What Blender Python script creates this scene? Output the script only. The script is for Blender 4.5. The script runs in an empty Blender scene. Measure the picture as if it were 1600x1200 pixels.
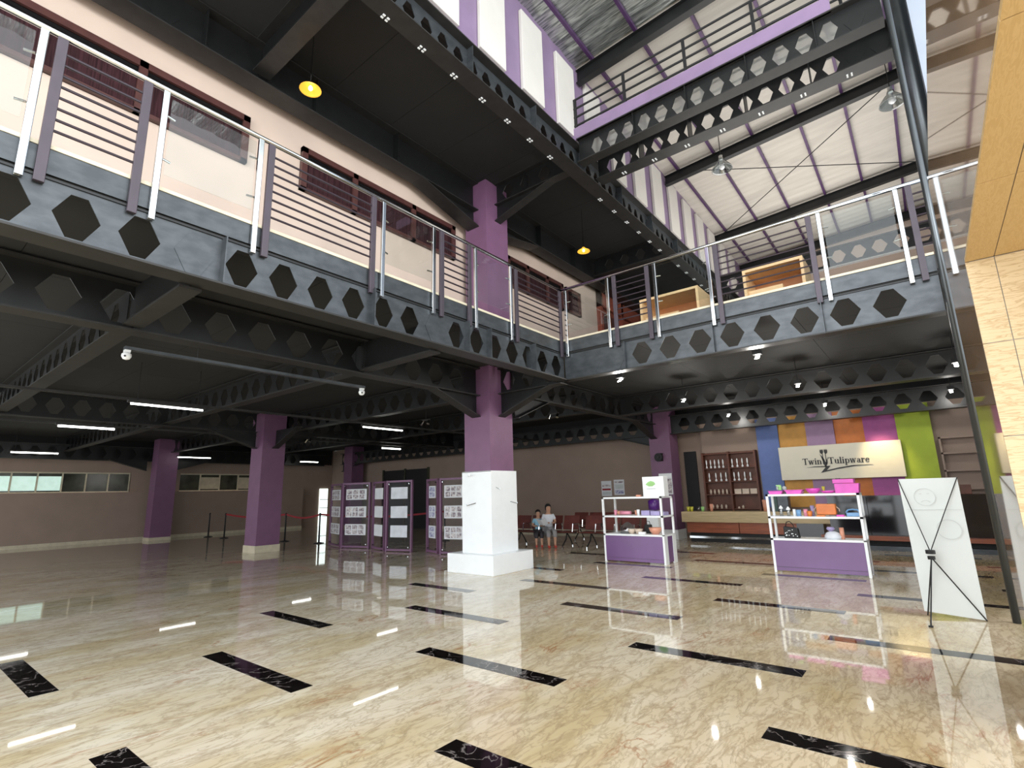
import bpy, bmesh, math, random
from mathutils import Vector, Matrix
random.seed(7)
S = bpy.context.scene
C = S.collection
PI = math.pi

# ---------------------------------------------------------------- camera
EYE = 1.5
cam_d = bpy.data.cameras.new('camera'); cam = bpy.data.objects.new('camera', cam_d); C.objects.link(cam)
cam_d.sensor_width = 36.0; cam_d.lens = 36.0 * 809.13 / 1600.0
cam_d.clip_start = 0.05; cam_d.clip_end = 300
RT = Vector((0.7806001580442076, 0.6244859913168317, -0.02608907645724638))
DN = Vector((-0.1485133949678132, 0.14477151269006114, -0.9782560915366516))
FW = Vector((-0.6071302700215929, 0.7675014369774597, 0.20575320036646375))
m = Matrix.Identity(4)
for r in range(3):
    m[r][0] = RT[r]; m[r][1] = -DN[r]; m[r][2] = -FW[r]
m[2][3] = EYE
cam.matrix_world = m
S.camera = cam

# ---------------------------------------------------------------- world, daylight, exposure
w = bpy.data.worlds.new('world'); S.world = w; w.use_nodes = True
bg = w.node_tree.nodes['Background']
bg.inputs[0].default_value = (0.90, 0.95, 1.0, 1); bg.inputs[1].default_value = 1.9
S.view_settings.view_transform = 'Standard'; S.view_settings.look = 'None'
S.view_settings.gamma = 1.0; S.view_settings.use_curve_mapping = False
S.view_settings.exposure = 0.75
S.render.film_transparent = False

def area(name, loc, direction, sx, sy, power, col=(1, 1, 1)):
    l = bpy.data.lights.new(name, 'AREA'); l.shape = 'RECTANGLE'; l.size = sx; l.size_y = sy
    l.energy = power; l.color = col
    o = bpy.data.objects.new(name, l); C.objects.link(o); o.location = loc
    o.rotation_euler = Vector(direction).to_track_quat('-Z', 'Y').to_euler()
    return o
# daylight through the glazed entrance front (behind and to the right of the photographer)
area('daylight_front', (-2.0, -7.0, 5.5), (0.0, 1.0, -0.25), 10, 7, 470, (0.97, 0.98, 1.0))
area('daylight_side', (8.0, 0.0, 5.6), (-1.0, 0.35, 0.28), 9, 4, 700, (0.93, 0.97, 1.0))
# added unseen fill light inside the upper hall, pointing up to brighten the roof
area('roof_fill', (-1.5, 15.0, 6.6), (0.0, -0.25, 1.0), 5, 9, 260, (1.0, 0.97, 0.93))

# ---------------------------------------------------------------- materials
def lin(c):
    out = []
    for v in c:
        v = v / 255.0
        out.append(v / 12.92 if v <= 0.04045 else ((v + 0.055) / 1.055) ** 2.4)
    return tuple(out) + (1.0,)
def mat(name, rgb, rough=0.6, metal=0.0, var=0.05, scale=6.0, spec=0.5, coat=0.0, bump=0.0, emit=None, estr=0.0, rgb2=None, stretch=(1, 1, 1)):
    M = bpy.data.materials.new(name); M.use_nodes = True
    nt = M.node_tree; N = nt.nodes; L = nt.links; b = N['Principled BSDF']
    b.inputs['Roughness'].default_value = rough; b.inputs['Metallic'].default_value = metal
    b.inputs['Specular IOR Level'].default_value = spec
    b.inputs['Coat Weight'].default_value = coat; b.inputs['Coat Roughness'].default_value = 0.03
    c1 = lin(rgb); c2 = lin(rgb2) if rgb2 else tuple(max(0, x * (1 - var * 3)) for x in c1[:3]) + (1,)
    tc = N.new('ShaderNodeTexCoord'); mp = N.new('ShaderNodeMapping'); mp.inputs['Scale'].default_value = stretch
    nz = N.new('ShaderNodeTexNoise'); nz.inputs['Scale'].default_value = scale; nz.inputs['Detail'].default_value = 5
    cr = N.new('ShaderNodeValToRGB'); cr.color_ramp.elements[0].position = 0.35; cr.color_ramp.elements[1].position = 0.65
    cr.color_ramp.elements[0].color = c2; cr.color_ramp.elements[1].color = c1
    L.new(tc.outputs['Object'], mp.inputs[0]); L.new(mp.outputs[0], nz.inputs['Vector']); L.new(nz.outputs[0], cr.inputs[0])
    L.new(cr.outputs[0], b.inputs['Base Color'])
    if bump:
        bp = N.new('ShaderNodeBump'); bp.inputs['Strength'].default_value = bump; bp.inputs['Distance'].default_value = 0.02
        L.new(nz.outputs[0], bp.inputs['Height']); L.new(bp.outputs[0], b.inputs['Normal'])
    if emit:
        b.inputs['Emission Color'].default_value = lin(emit); b.inputs['Emission Strength'].default_value = estr
    return M

def floor_mat():
    M = bpy.data.materials.new('cream_marble'); M.use_nodes = True
    nt = M.node_tree; N = nt.nodes; L = nt.links; b = N['Principled BSDF']
    b.inputs['Roughness'].default_value = 0.03; b.inputs['IOR'].default_value = 1.65; b.inputs['Specular IOR Level'].default_value = 0.6
    tc = N.new('ShaderNodeTexCoord')
    mp = N.new('ShaderNodeMapping'); mp.inputs['Scale'].default_value = (2.6, 0.85, 1); mp.inputs['Rotation'].default_value = (0, 0, math.radians(-14))
    L.new(tc.outputs['Object'], mp.inputs[0])
    def ridge(scale, detail, width, dist, off):
        mo = N.new('ShaderNodeMapping'); mo.inputs['Location'].default_value = (off, off * 2, 0); L.new(mp.outputs[0], mo.inputs[0])
        nz = N.new('ShaderNodeTexNoise'); nz.inputs['Scale'].default_value = scale; nz.inputs['Detail'].default_value = detail
        nz.inputs['Distortion'].default_value = dist; nz.inputs['Roughness'].default_value = 0.6
        L.new(mo.outputs[0], nz.inputs['Vector'])
        s = N.new('ShaderNodeMath'); s.operation = 'SUBTRACT'; s.inputs[1].default_value = 0.5; L.new(nz.outputs[0], s.inputs[0])
        a = N.new('ShaderNodeMath'); a.operation = 'ABSOLUTE'; L.new(s.outputs[0], a.inputs[0])
        mr = N.new('ShaderNodeMapRange'); mr.inputs[1].default_value = 0.0; mr.inputs[2].default_value = width
        mr.inputs[3].default_value = 1.0; mr.inputs[4].default_value = 0.0; L.new(a.outputs[0], mr.inputs[0])
        return mr.outputs[0]
    def noise(scale, lo, hi, off):
        mo = N.new('ShaderNodeMapping'); mo.inputs['Location'].default_value = (off, -off, 0); L.new(mp.outputs[0], mo.inputs[0])
        nz = N.new('ShaderNodeTexNoise'); nz.inputs['Scale'].default_value = scale; nz.inputs['Detail'].default_value = 4
        L.new(mo.outputs[0], nz.inputs['Vector'])
        mr = N.new('ShaderNodeMapRange'); mr.inputs[1].default_value = lo; mr.inputs[2].default_value = hi; L.new(nz.outputs[0], mr.inputs[0])
        return mr.outputs[0]
    def mix(a, b_, f):
        x = N.new('ShaderNodeMix'); x.data_type = 'RGBA'
        if isinstance(a, tuple): x.inputs[6].default_value = a
        else: L.new(a, x.inputs[6])
        x.inputs[7].default_value = b_; L.new(f, x.inputs[0]); return x.outputs[2]
    def mul(a, k):
        x = N.new('ShaderNodeMath'); x.operation = 'MULTIPLY'; L.new(a, x.inputs[0])
        if isinstance(k, float): x.inputs[1].default_value = k
        else: L.new(k, x.inputs[1])
        return x.outputs[0]
    col = mix(lin((224, 213, 192)), lin((204, 188, 152)), noise(0.55, 0.4, 0.62, 3.0))
    col = mix(col, lin((232, 224, 204)), mul(noise(1.6, 0.5, 0.7, 8.0), 0.7))
    col = mix(col, lin((158, 138, 104)), mul(ridge(1.9, 8, 0.045, 0.7, 1.0), 0.42))
    col = mix(col, lin((128, 106, 78)), mul(ridge(4.2, 8, 0.035, 0.6, 5.0), 0.36))
    col = mix(col, lin((160, 100, 56)), mul(mul(ridge(1.5, 8, 0.03, 0.8, 11.0), noise(0.9, 0.54, 0.66, 21.0)), 0.7))
    sx = N.new('ShaderNodeSeparateXYZ'); L.new(tc.outputs['Object'], sx.inputs[0])
    gr = N.new('ShaderNodeMapRange'); gr.inputs[1].default_value = -5.0; gr.inputs[2].default_value = 0.5; gr.inputs[3].default_value = 0.0; gr.inputs[4].default_value = 0.55
    L.new(sx.outputs[0], gr.inputs[0])
    tn = N.new('ShaderNodeMix'); tn.data_type = 'RGBA'; tn.blend_type = 'MULTIPLY'; tn.inputs[7].default_value = lin((232, 214, 178))
    L.new(gr.outputs[0], tn.inputs[0]); L.new(col, tn.inputs[6]); L.new(tn.outputs[2], b.inputs['Base Color'])
    return M

def vein_mat(name, base, vein, scale, width, rough, spec=0.5, stretch=(1, 1, 1), amt=0.8, coat=0.0):
    M = bpy.data.materials.new(name); M.use_nodes = True
    nt = M.node_tree; N = nt.nodes; L = nt.links; b = N['Principled BSDF']
    b.inputs['Roughness'].default_value = rough; b.inputs['Specular IOR Level'].default_value = spec
    b.inputs['Coat Weight'].default_value = coat; b.inputs['Coat Roughness'].default_value = 0.01
    tc = N.new('ShaderNodeTexCoord'); mp = N.new('ShaderNodeMapping'); mp.inputs['Scale'].default_value = stretch
    nz = N.new('ShaderNodeTexNoise'); nz.inputs['Scale'].default_value = scale; nz.inputs['Detail'].default_value = 7; nz.inputs['Distortion'].default_value = 1.2
    s = N.new('ShaderNodeMath'); s.operation = 'SUBTRACT'; s.inputs[1].default_value = 0.5
    a = N.new('ShaderNodeMath'); a.operation = 'ABSOLUTE'
    mr = N.new('ShaderNodeMapRange'); mr.inputs[2].default_value = width; mr.inputs[3].default_value = amt; mr.inputs[4].default_value = 0
    x = N.new('ShaderNodeMix'); x.data_type = 'RGBA'; x.inputs[6].default_value = lin(base); x.inputs[7].default_value = lin(vein)
    L.new(tc.outputs['Object'], mp.inputs[0]); L.new(mp.outputs[0], nz.inputs['Vector']); L.new(nz.outputs[0], s.inputs[0])
    L.new(s.outputs[0], a.inputs[0]); L.new(a.outputs[0], mr.inputs[0]); L.new(mr.outputs[0], x.inputs[0]); L.new(x.outputs[2], b.inputs['Base Color'])
    return M

def glass_mat(name, tint=(248, 251, 250), ior=1.5, rough=0.0, extra=0.0):
    M = bpy.data.materials.new(name); M.use_nodes = True
    nt = M.node_tree; N = nt.nodes; L = nt.links
    for n in list(N): N.remove(n)
    out = N.new('ShaderNodeOutputMaterial'); mx = N.new('ShaderNodeMixShader'); tr = N.new('ShaderNodeBsdfTransparent'); gl = N.new('ShaderNodeBsdfGlossy')
    gl.inputs['Roughness'].default_value = rough; tr.inputs[0].default_value = lin(tint)
    f0 = ((ior - 1) / (ior + 1)) ** 2
    fr = N.new('ShaderNodeLayerWeight'); fr.inputs[0].default_value = 0.5
    pw = N.new('ShaderNodeMath'); pw.operation = 'POWER'; pw.inputs[1].default_value = 5.0
    ad = N.new('ShaderNodeMath'); ad.operation = 'MULTIPLY_ADD'; ad.inputs[1].default_value = 1 - f0 - extra; ad.inputs[2].default_value = f0 + extra; ad.use_clamp = True
    L.new(fr.outputs[1], pw.inputs[0]); L.new(pw.outputs[0], ad.inputs[0]); L.new(ad.outputs[0], mx.inputs[0]); L.new(tr.outputs[0], mx.inputs[1]); L.new(gl.outputs[0], mx.inputs[2]); L.new(mx.outputs[0], out.inputs[0])
    return M

def deck_mat():
    M = bpy.data.materials.new('translucent_deck_sheet'); M.use_nodes = True; nt = M.node_tree; N = nt.nodes; L = nt.links
    for n in list(N): N.remove(n)
    o = N.new('ShaderNodeOutputMaterial'); a = N.new('ShaderNodeBsdfTranslucent'); d = N.new('ShaderNodeBsdfDiffuse'); x = N.new('ShaderNodeMixShader')
    a.inputs[0].default_value = lin((250, 253, 251)); d.inputs[0].default_value = lin((250, 253, 251)); x.inputs[0].default_value = .45
    p = N.new('ShaderNodeBsdfTransparent'); y = N.new('ShaderNodeMixShader'); y.inputs[0].default_value = .5
    L.new(a.outputs[0], x.inputs[1]); L.new(d.outputs[0], x.inputs[2]); L.new(x.outputs[0], y.inputs[1]); L.new(p.outputs[0], y.inputs[2]); L.new(y.outputs[0], o.inputs[0]); return M

K = dict(
    deckt=deck_mat(),
    floor=floor_mat(),
    inlay=vein_mat('black_marble', (18, 14, 14), (190, 180, 175), 3.0, 0.016, 0.05, 0.6, amt=0.35),
    travertine=vein_mat('travertine', (204, 182, 144), (170, 140, 98), 3.0, 0.05, 0.5, stretch=(1.6, 1.6, 12), amt=0.75),
    soffit=vein_mat('travertine_soffit', (188, 158, 108), (210, 184, 136), 7.0, 0.09, 0.6, stretch=(9, 1.2, 1), amt=0.4),
    polished=vein_mat('polished_stone', (150, 124, 98), (120, 98, 74), 2.5, 0.08, 0.03, 0.22, stretch=(1, 1, 0.15), amt=0.5, coat=0.0),
    joint=mat('grey_joint', (150, 146, 140), 0.8),
    silver=mat('brushed_grey_paint', (80, 84, 87), 0.36, 0.5, rgb2=(64, 68, 71), scale=5.0, stretch=(1, 1, 2)),
    steel=mat('dark_pipe_steel', (84, 88, 90), 0.28, 0.7, 0.03),
    deckw=mat('pale_deck_sheet', (226, 236, 230), 0.7, 0, 0.01),
    black=mat('black_steel_paint', (26, 27, 27), 0.42, 0.15, 0.1),
    flange=mat('dark_flange_paint', (44, 43, 41), 0.5, 0.1, 0.1),
    ceil=mat('charcoal_ceiling_board', (37, 37, 36), 0.85, 0, 0.04, 2.0),
    ceil_joint=mat('ceiling_joint', (34, 34, 32), 0.9),
    purple=mat('purple_paint', (122, 85, 114), 0.45, 0, 0.04, 3.0),
    violet=mat('violet_wall_paint', (136, 115, 144), 0.5, 0, 0.04, 3.0),
    cream=mat('cream_wall_paint', (206, 185, 169), 0.75, 0, 0.03, 1.5),
    cream_dim=mat('shaded_cream_wall_paint', (156, 136, 122), 0.7, 0, 0.03, 1.5),  # cream wall paint with the lower hall's shade put into the colour
    white=mat('white_gloss_paint', (240, 243, 243), 0.28, 0, 0.01),
    panel=mat('white_acoustic_panel', (206, 202, 194), 0.8, 0, 0.02, 2),
    chrome=mat('polished_chrome', (196, 199, 200), 0.1, 1.0, 0.02),
    postpurple=mat('dull_purple_metal', (74, 66, 74), 0.4, 0.3, 0.05),
    barpurple=mat('rail_bar_paint', (50, 40, 48), 0.45, 0.2, 0.05),
    glass=glass_mat('clear_glass', extra=0.0),
    softglass=glass_mat('window_glass', (228, 226, 226), 1.12, 0.05, 0.0),
    roofw=mat('white_roof_underside', (190, 184, 174), 0.7, 0, 0.04, 1.2, stretch=(0.5, 6, 1)),
    foil=mat('silver_foil_insulation', (206, 210, 206), 0.3, 0.8, rgb2=(120, 126, 124), scale=5.0, bump=0.25, stretch=(.6, 7, 1)),
    purlin=mat('purple_purlin_paint', (76, 48, 88), 0.4, 0.2, 0.06),
    maroon=mat('dark_brown_window_frame', (84, 52, 48), 0.35, 0, 0.08),
    curtain=mat('plum_curtain', (104, 66, 72), 0.75, 0, rgb2=(56, 30, 36), scale=5.0, stretch=(1, 9, 0.3)),
    doorwood=mat('red_brown_wood', (142, 74, 56), 0.4, 0, 0.1, 3, stretch=(1, 1, 8)),
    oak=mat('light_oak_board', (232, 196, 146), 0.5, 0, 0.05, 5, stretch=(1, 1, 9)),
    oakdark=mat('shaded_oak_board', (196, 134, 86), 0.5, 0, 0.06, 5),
    counterwood=mat('counter_oak_laminate', (198, 176, 134), 0.45, 0, 0.08, 5, stretch=(0.5, 1, 9)),
    redwood=mat('counter_mahogany', (154, 84, 54), 0.4, 0, 0.12, 5, stretch=(0.5, 1, 9)),
    cabinet=mat('walnut_cabinet', (104, 58, 38), 0.5, 0, 0.1, 4),
    blackgloss=mat('black_gloss_panel', (26, 26, 28), 0.08, 0, 0.02, spec=0.7),
    blackm=mat('matt_black', (22, 22, 23), 0.6),
    tube=mat('lit_tube', (255, 255, 255), 0.5, emit=(255, 255, 248), estr=6.0),
    lamp=mat('lit_lamp_face', (255, 255, 255), 0.5, emit=(255, 253, 245), estr=30.0),
    amber=mat('amber_lamp_shade', (232, 178, 66), 0.4, 0, 0.05, emit=(236, 170, 52), estr=0.55),
    bulb=mat('warm_bulb', (255, 236, 190), 0.4, emit=(255, 236, 180), estr=3.0),
    daypane=mat('bright_window_pane', (200, 225, 215), 0.2, emit=(196, 226, 214), estr=0.42),
    daydoor=mat('daylit_door_glass', (240, 255, 250), 0.2, emit=(236, 250, 246), estr=1.0),
    dimpane=mat('dim_window_pane', (74, 76, 62), 0.15, 0, 0.2, 2),
    skirt=mat('cream_skirting', (208, 198, 172), 0.4),
    signb=mat('cream_sign_board', (222, 216, 196), 0.45, 0, 0.01),
    black_text=mat('black_letters', (18, 14, 12), 0.5),
    paper=mat('white_paper', (228, 230, 232), 0.7, 0, 0.02),
    photo_a=mat('printed_photo_blue', (212, 214, 226), 0.6, 0, rgb2=(104, 104, 158), scale=16),
    photo_b=mat('printed_photo_grey', (226, 220, 218), 0.6, 0, rgb2=(118, 104, 114), scale=17),
    acryl=glass_mat('acrylic_sheet', (250, 250, 252), 1.15, 0.02, 0.0),
    pinkb=mat('bright_pink_plastic', (226, 84, 190), 0.35, emit=None),
    pink=mat('soft_pink_plastic', (232, 150, 170), 0.35),
    peach=mat('peach_plastic', (226, 160, 132), 0.35),
    orange=mat('orange_plastic', (226, 130, 58), 0.35),
    blue=mat('sky_blue_plastic', (122, 168, 212), 0.35),
    lav=mat('lavender_plastic', (172, 160, 204), 0.35),
    green=mat('light_green_plastic', (160, 212, 130), 0.35),
    dkgreen=mat('dark_green_plastic', (22, 66, 52), 0.35),
    yellow=mat('yellow_green_plastic', (206, 200, 70), 0.35),
    beige=mat('beige_plastic', (214, 196, 176), 0.4),
    frost=glass_mat('frosted_lamp_glass', (205, 212, 212), 1.6, 0.12, 0.22),
    clearp=glass_mat('clear_plastic', (222, 226, 230), 1.45, 0.15, 0.22),
    deeppurple=mat('deep_purple_plastic', (84, 36, 120), 0.3),
    shelfpurple=mat('purple_panel_laminate', (118, 84, 132), 0.22, 0, 0.06, 1.2),
    seat=mat('brown_perforated_seat', (104, 50, 42), 0.4, 0, 0.1),
    skin=mat('skin', (206, 160, 132), 0.6), hair=mat('black_hair', (16, 14, 14), 0.5),
    shirt=mat('white_shirt', (226, 230, 236), 0.8), bshirt=mat('light_blue_shirt', (150, 200, 222), 0.8),
    skirtg=mat('grey_trousers', (150, 148, 148), 0.8), redshoe=mat('red_shoes', (204, 70, 60), 0.6), dark=mat('dark_cloth', (60, 56, 60), 0.8),
    greyblue=mat('grey_blue_wall', (152, 160, 172), 0.6, 0, 0.03, 2),
    pblue=mat('blue_wall_panel', (96, 118, 176), 0.6, 0, 0.03), pamb=mat('amber_wall_panel', (214, 158, 76), 0.6, 0, 0.04),
    plil=mat('lilac_wall_panel', (166, 134, 168), 0.6, 0, 0.03), pora=mat('orange_wall_panel', (214, 118, 22), 0.5, 0, 0.05),
    pmag=mat('magenta_wall_panel', (172, 86, 152), 0.6, 0, 0.03), plim=mat('lime_wall_panel', (168, 188, 50), 0.6, 0, 0.03),
    belt=mat('dark_red_belt', (150, 26, 36), 0.6), banner=mat('white_banner_back', (222, 228, 226), 0.6, 0, 0.02, 1.5),
    faint=mat('faint_print', (206, 212, 210), 0.6),
)

# ---------------------------------------------------------------- helpers
class B:
    def __init__(s): s.v = []; s.f = []
    def add(s, vs, fs):
        n = len(s.v); s.v += [tuple(x) for x in vs]; s.f += [[i + n for i in f] for f in fs]; return s
    def box(s, x0, x1, y0, y1, z0, z1):
        return s.add([(x0,y0,z0),(x1,y0,z0),(x1,y1,z0),(x0,y1,z0),(x0,y0,z1),(x1,y0,z1),(x1,y1,z1),(x0,y1,z1)],
                     [(3,2,1,0),(4,5,6,7),(0,1,5,4),(1,2,6,5),(2,3,7,6),(3,0,4,7)])
    def prism(s, pts, o, u, v, t):
        # pts 2d; o origin; u, v axes; t extrude vector
        o = Vector(o); u = Vector(u); v = Vector(v); t = Vector(t); n = len(pts)
        a = [o + u * p[0] + v * p[1] for p in pts]; b = [p + t for p in a]
        fs = [tuple(range(n))[::-1], tuple(range(n, 2 * n))] + [(i, (i + 1) % n, n + (i + 1) % n, n + i) for i in range(n)]
        return s.add(a + b, fs)
    def cyl(s, p0, p1, r0, r1=None, n=10):
        r1 = r0 if r1 is None else r1
        p0 = Vector(p0); p1 = Vector(p1); d = (p1 - p0).normalized()
        a = Vector((0, 0, 1)) if abs(d.z) < 0.9 else Vector((1, 0, 0)); u = d.cross(a).normalized(); w_ = d.cross(u)
        vs = []
        for p, r in ((p0, r0), (p1, r1)):
            for i in range(n):
                q = 2 * PI * i / n; vs.append(p + u * (r * math.cos(q)) + w_ * (r * math.sin(q)))
        return s.add(vs, [(i, (i + 1) % n, n + (i + 1) % n, n + i) for i in range(n)] + [tuple(range(n))[::-1], tuple(range(n, 2 * n))])
    def path(s, pts, r, n=6):
        for i in range(len(pts) - 1): s.cyl(pts[i], pts[i + 1], r, n=n)
        return s
    def lathe(s, prof, o=(0, 0, 0), n=16):
        vs = []; o = Vector(o)
        for r, z in prof:
            for i in range(n):
                q = 2 * PI * i / n; vs.append(o + Vector((r * math.cos(q), r * math.sin(q), z)))
        fs = []
        for k in range(len(prof) - 1):
            for i in range(n): fs.append((k * n + i, k * n + (i + 1) % n, (k + 1) * n + (i + 1) % n, (k + 1) * n + i))
        fs.append(tuple(range(n))[::-1]); fs.append(tuple(range((len(prof) - 1) * n, len(prof) * n)))
        return s.add(vs, fs)
    def build(s, name, m_, parent=None, label=None, smooth=False, bevel=0.0, world=True):
        off = W.get(parent, Vector((0, 0, 0))) if (parent is not None and world) else Vector((0, 0, 0))
        me = bpy.data.meshes.new(name)
        me.from_pydata([tuple(Vector(x) - off) for x in s.v], [], s.f); me.update()
        bm = bmesh.new(); bm.from_mesh(me); bmesh.ops.recalc_face_normals(bm, faces=bm.faces); bm.to_mesh(me); bm.free()
        if smooth:
            for p in me.polygons: p.use_smooth = len(p.vertices) <= 4
        me.materials.append(K[m_] if isinstance(m_, str) else m_)
        o = bpy.data.objects.new(name, me); C.objects.link(o)
        if parent is not None: o.parent = parent; W[o] = off
        if label: o['label'] = label
        if bevel:
            md = o.modifiers.new('bevel', 'BEVEL'); md.width = bevel; md.segments = 2; md.limit_method = 'ANGLE'
        return o
W = {}
def thing(name, label, cat, loc=(0, 0, 0), rz=0.0, group=None):
    o = bpy.data.objects.new(name, None); C.objects.link(o); o.location = loc; o.rotation_euler = (0, 0, rz)
    o.empty_display_size = 0.1
    o['label'] = label; o['category'] = cat
    if group: o['group'] = group
    W[o] = Vector(loc); return o
def tag(o, label, cat, group=None):
    o['label'] = label; o['category'] = cat
    if group: o['group'] = group
    return o
def struct(o): o['kind'] = 'structure'; return o
def single(b, name, m_, label, cat, group=None, smooth=False, bevel=0.0, base=None):
    """a one-mesh thing, origin moved to its base"""
    xs = [p[0] for p in b.v]; ys = [p[1] for p in b.v]; zs = [p[2] for p in b.v]
    c = Vector(((min(xs) + max(xs)) / 2, (min(ys) + max(ys)) / 2, min(zs))) if base is None else Vector(base)
    b.v = [tuple(Vector(p) - c) for p in b.v]
    o = b.build(name, m_, smooth=smooth, bevel=bevel); o.location = c
    return tag(o, label, cat, group)
def dup(root, loc, rz=0.0, label=None, group=None):
    def rec(o, parent):
        c = o.copy(); C.objects.link(c)
        if parent is not None: c.parent = parent
        for ch in list(o.children): rec(ch, c)
        return c
    r = rec(root, None); r.location = loc; r.rotation_euler = (0, 0, rz); W[r] = Vector(loc)
    if label: r['label'] = label
    if group: r['group'] = group
    return r
PART = {}
def shared(key, name, b, m_, parent, loc, **kw):
    """alike pieces share one mesh: b() gives geometry around the piece's own origin"""
    if key in PART:
        o = PART[key].copy(); C.objects.link(o); o.name = name
    else:
        o = b().build(name, m_, None, **kw); PART[key] = o
    o.parent = parent; o.location = Vector(loc) - W.get(parent, Vector((0, 0, 0)))
    return o

# ---------------------------------------------------------------- floor and inlays
fl = struct(B().box(-32, 6, -8, 17.2, -0.15, 0).build('floor', 'floor'))
W[fl] = Vector((0, 0, 0))
xb = [-7.36, -5.90, -4.21, -2.57, -1.05, 0.52, 2.1]
for k in range(12):
    yc = 1.22 + 1.277 * k
    for i in range(6):
        if (i + k) % 2 == 0:
            a, b_ = xb[i], xb[i + 1]
            if k >= 10 and i < 2: continue
            B().box(a, b_, yc - 0.095, yc + 0.095, -0.004, 0.0015).build('inlay_strip', 'inlay', fl)

# ---------------------------------------------------------------- ceilings (boards with open joints)
def ceiling(name, x0, x1, y0, y1, z, dx, dy, mk='ceil', kind='ceiling_board'):
    c = struct(B().box(x0, x1, y0, y1, z + 0.012, z + 0.05).build(name, 'ceil_joint')); W[c] = Vector((0, 0, 0))
    nx = max(1, round((x1 - x0) / dx)); ny = max(1, round((y1 - y0) / dy)); sx = (x1 - x0) / nx; sy = (y1 - y0) / ny
    key = (name, 'board')
    for i in range(nx):
        for j in range(ny):
            shared(key, kind, lambda: B().box(-sx / 2 + .003, sx / 2 - .003, -sy / 2 + .003, sy / 2 - .003, 0, 0.012), mk, c,
                   (x0 + sx * (i + .5), y0 + sy * (j + .5), z))
    return c
# under the first gallery (left wing + rear), z = 4.10
ceiling('ceiling_left_gallery', -26.6, -5.26, -3, 8.25, 4.10, 2.44, 1.22)
ceiling('ceiling_rear_gallery', -26.6, 1.2, 8.25, 16.9, 4.10, 2.44, 1.22)
# upper ceiling, z = 8.4, west of the tall hall
ceiling('ceiling_upper', -9.2, -4.85, -3, 21.0, 8.40, 2.2, 1.18)
# gallery floor slabs (on top of the ceilings)
struct(B().box(-26.6, -5.24, -3, 8.21, 4.16, 4.36).build('floor_left_gallery', 'flange'))
struct(B().box(-26.6, 1.2, 8.25, 21.5, 4.16, 4.36).build('floor_rear_gallery', 'flange'))

# ---------------------------------------------------------------- castellated girders
def hexpts(hw, hh): return [(-hw, 0), (-hw * .36, hh), (hw * .36, hh), (hw, 0), (hw * .36, -hh), (-hw * .36, -hh)]
def girder(label, ax, at, s0, s1, zb, zt, pitch, phase, webm, flm, fill=(), stiff=(), hw=.162, hh=.19, t=.012, fw=.22, tf=.02, group=None, name='castellated_girder', topf=True):
    """ax 'X' or 'Y': direction it runs; at: the other coordinate; s0..s1: extent"""
    if ax == 'Y': P = lambda s, o, z: (at + o, s, z); u = (0, 1, 0); nrm = (t, 0, 0)
    else: P = lambda s, o, z: (s, at + o, z); u = (1, 0, 0); nrm = (0, t, 0)
    g = thing(name, label, 'beam', P((s0 + s1) / 2, 0, zb), group=group)
    zm = (zb + zt) / 2; web = B()
    k0 = math.ceil((s0 - phase) / pitch - 0.5); k1 = math.floor((s1 - phase) / pitch + 0.5)
    fills = []
    edge = s0
    for k in range(k0, k1 + 1):
        c = phase + k * pitch; a = max(s0, c - pitch / 2); b_ = min(s1, c + pitch / 2)
        if b_ - a < 0.01: continue
        solid = (c - hw < s0) or (c + hw > s1)
        H2 = (zt - zb) / 2
        if solid:
            web.prism([(a, -H2), (b_, -H2), (b_, H2), (a, H2)], P(0, -t / 2, zm), u, (0, 0, 1), nrm)
        else:
            web.prism([(a, 0), (c - hw, 0), (c - hw * .36, hh), (c + hw * .36, hh), (c + hw, 0), (b_, 0), (b_, H2), (a, H2)], P(0, -t / 2, zm), u, (0, 0, 1), nrm)
            web.prism([(a, 0), (a, -H2), (b_, -H2), (b_, 0), (c + hw, 0), (c + hw * .36, -hh), (c - hw * .36, -hh), (c - hw, 0)], P(0, -t / 2, zm), u, (0, 0, 1), nrm)
            if k in fill: fills.append(c)
    wob = web.build('web', webm, g)
    for c in fills:
        B().prism(hexpts(hw + .012, hh + .012), P(c, -t / 2 - .006, zm), u, (0, 0, 1), tuple(x * 2 for x in nrm)).build('hexagon_plate', webm, g)
    def fl_(z0, z1, nm):
        bb = B()
        if ax == 'Y': bb.box(at - fw / 2, at + fw / 2, s0, s1, z0, z1)
        else: bb.box(s0, s1, at - fw / 2, at + fw / 2, z0, z1)
        bb.build(nm, flm, g)
    fl_(zb - tf, zb, 'bottom_flange')
    if topf: fl_(zt, zt + tf, 'top_flange')
    elif ax == 'Y': B().box(at - .2, at + .02, s0, s1, zt, zt + tf).build('top_flange', 'black', g)
    else: B().box(s0, s1, at - .02, at + .2, zt, zt + tf).build('top_flange', 'black', g)
    for s in stiff:
        bb = B()
        if ax == 'Y': bb.box(at - fw / 2 + .02, at + fw / 2 - .02, s - .006, s + .006, zb, zt)
        else: bb.box(s - .006, s + .006, at - fw / 2 + .02, at + fw / 2 - .02, zb, zt)
        bb.build('stiffener', webm, g)
    return g
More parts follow.
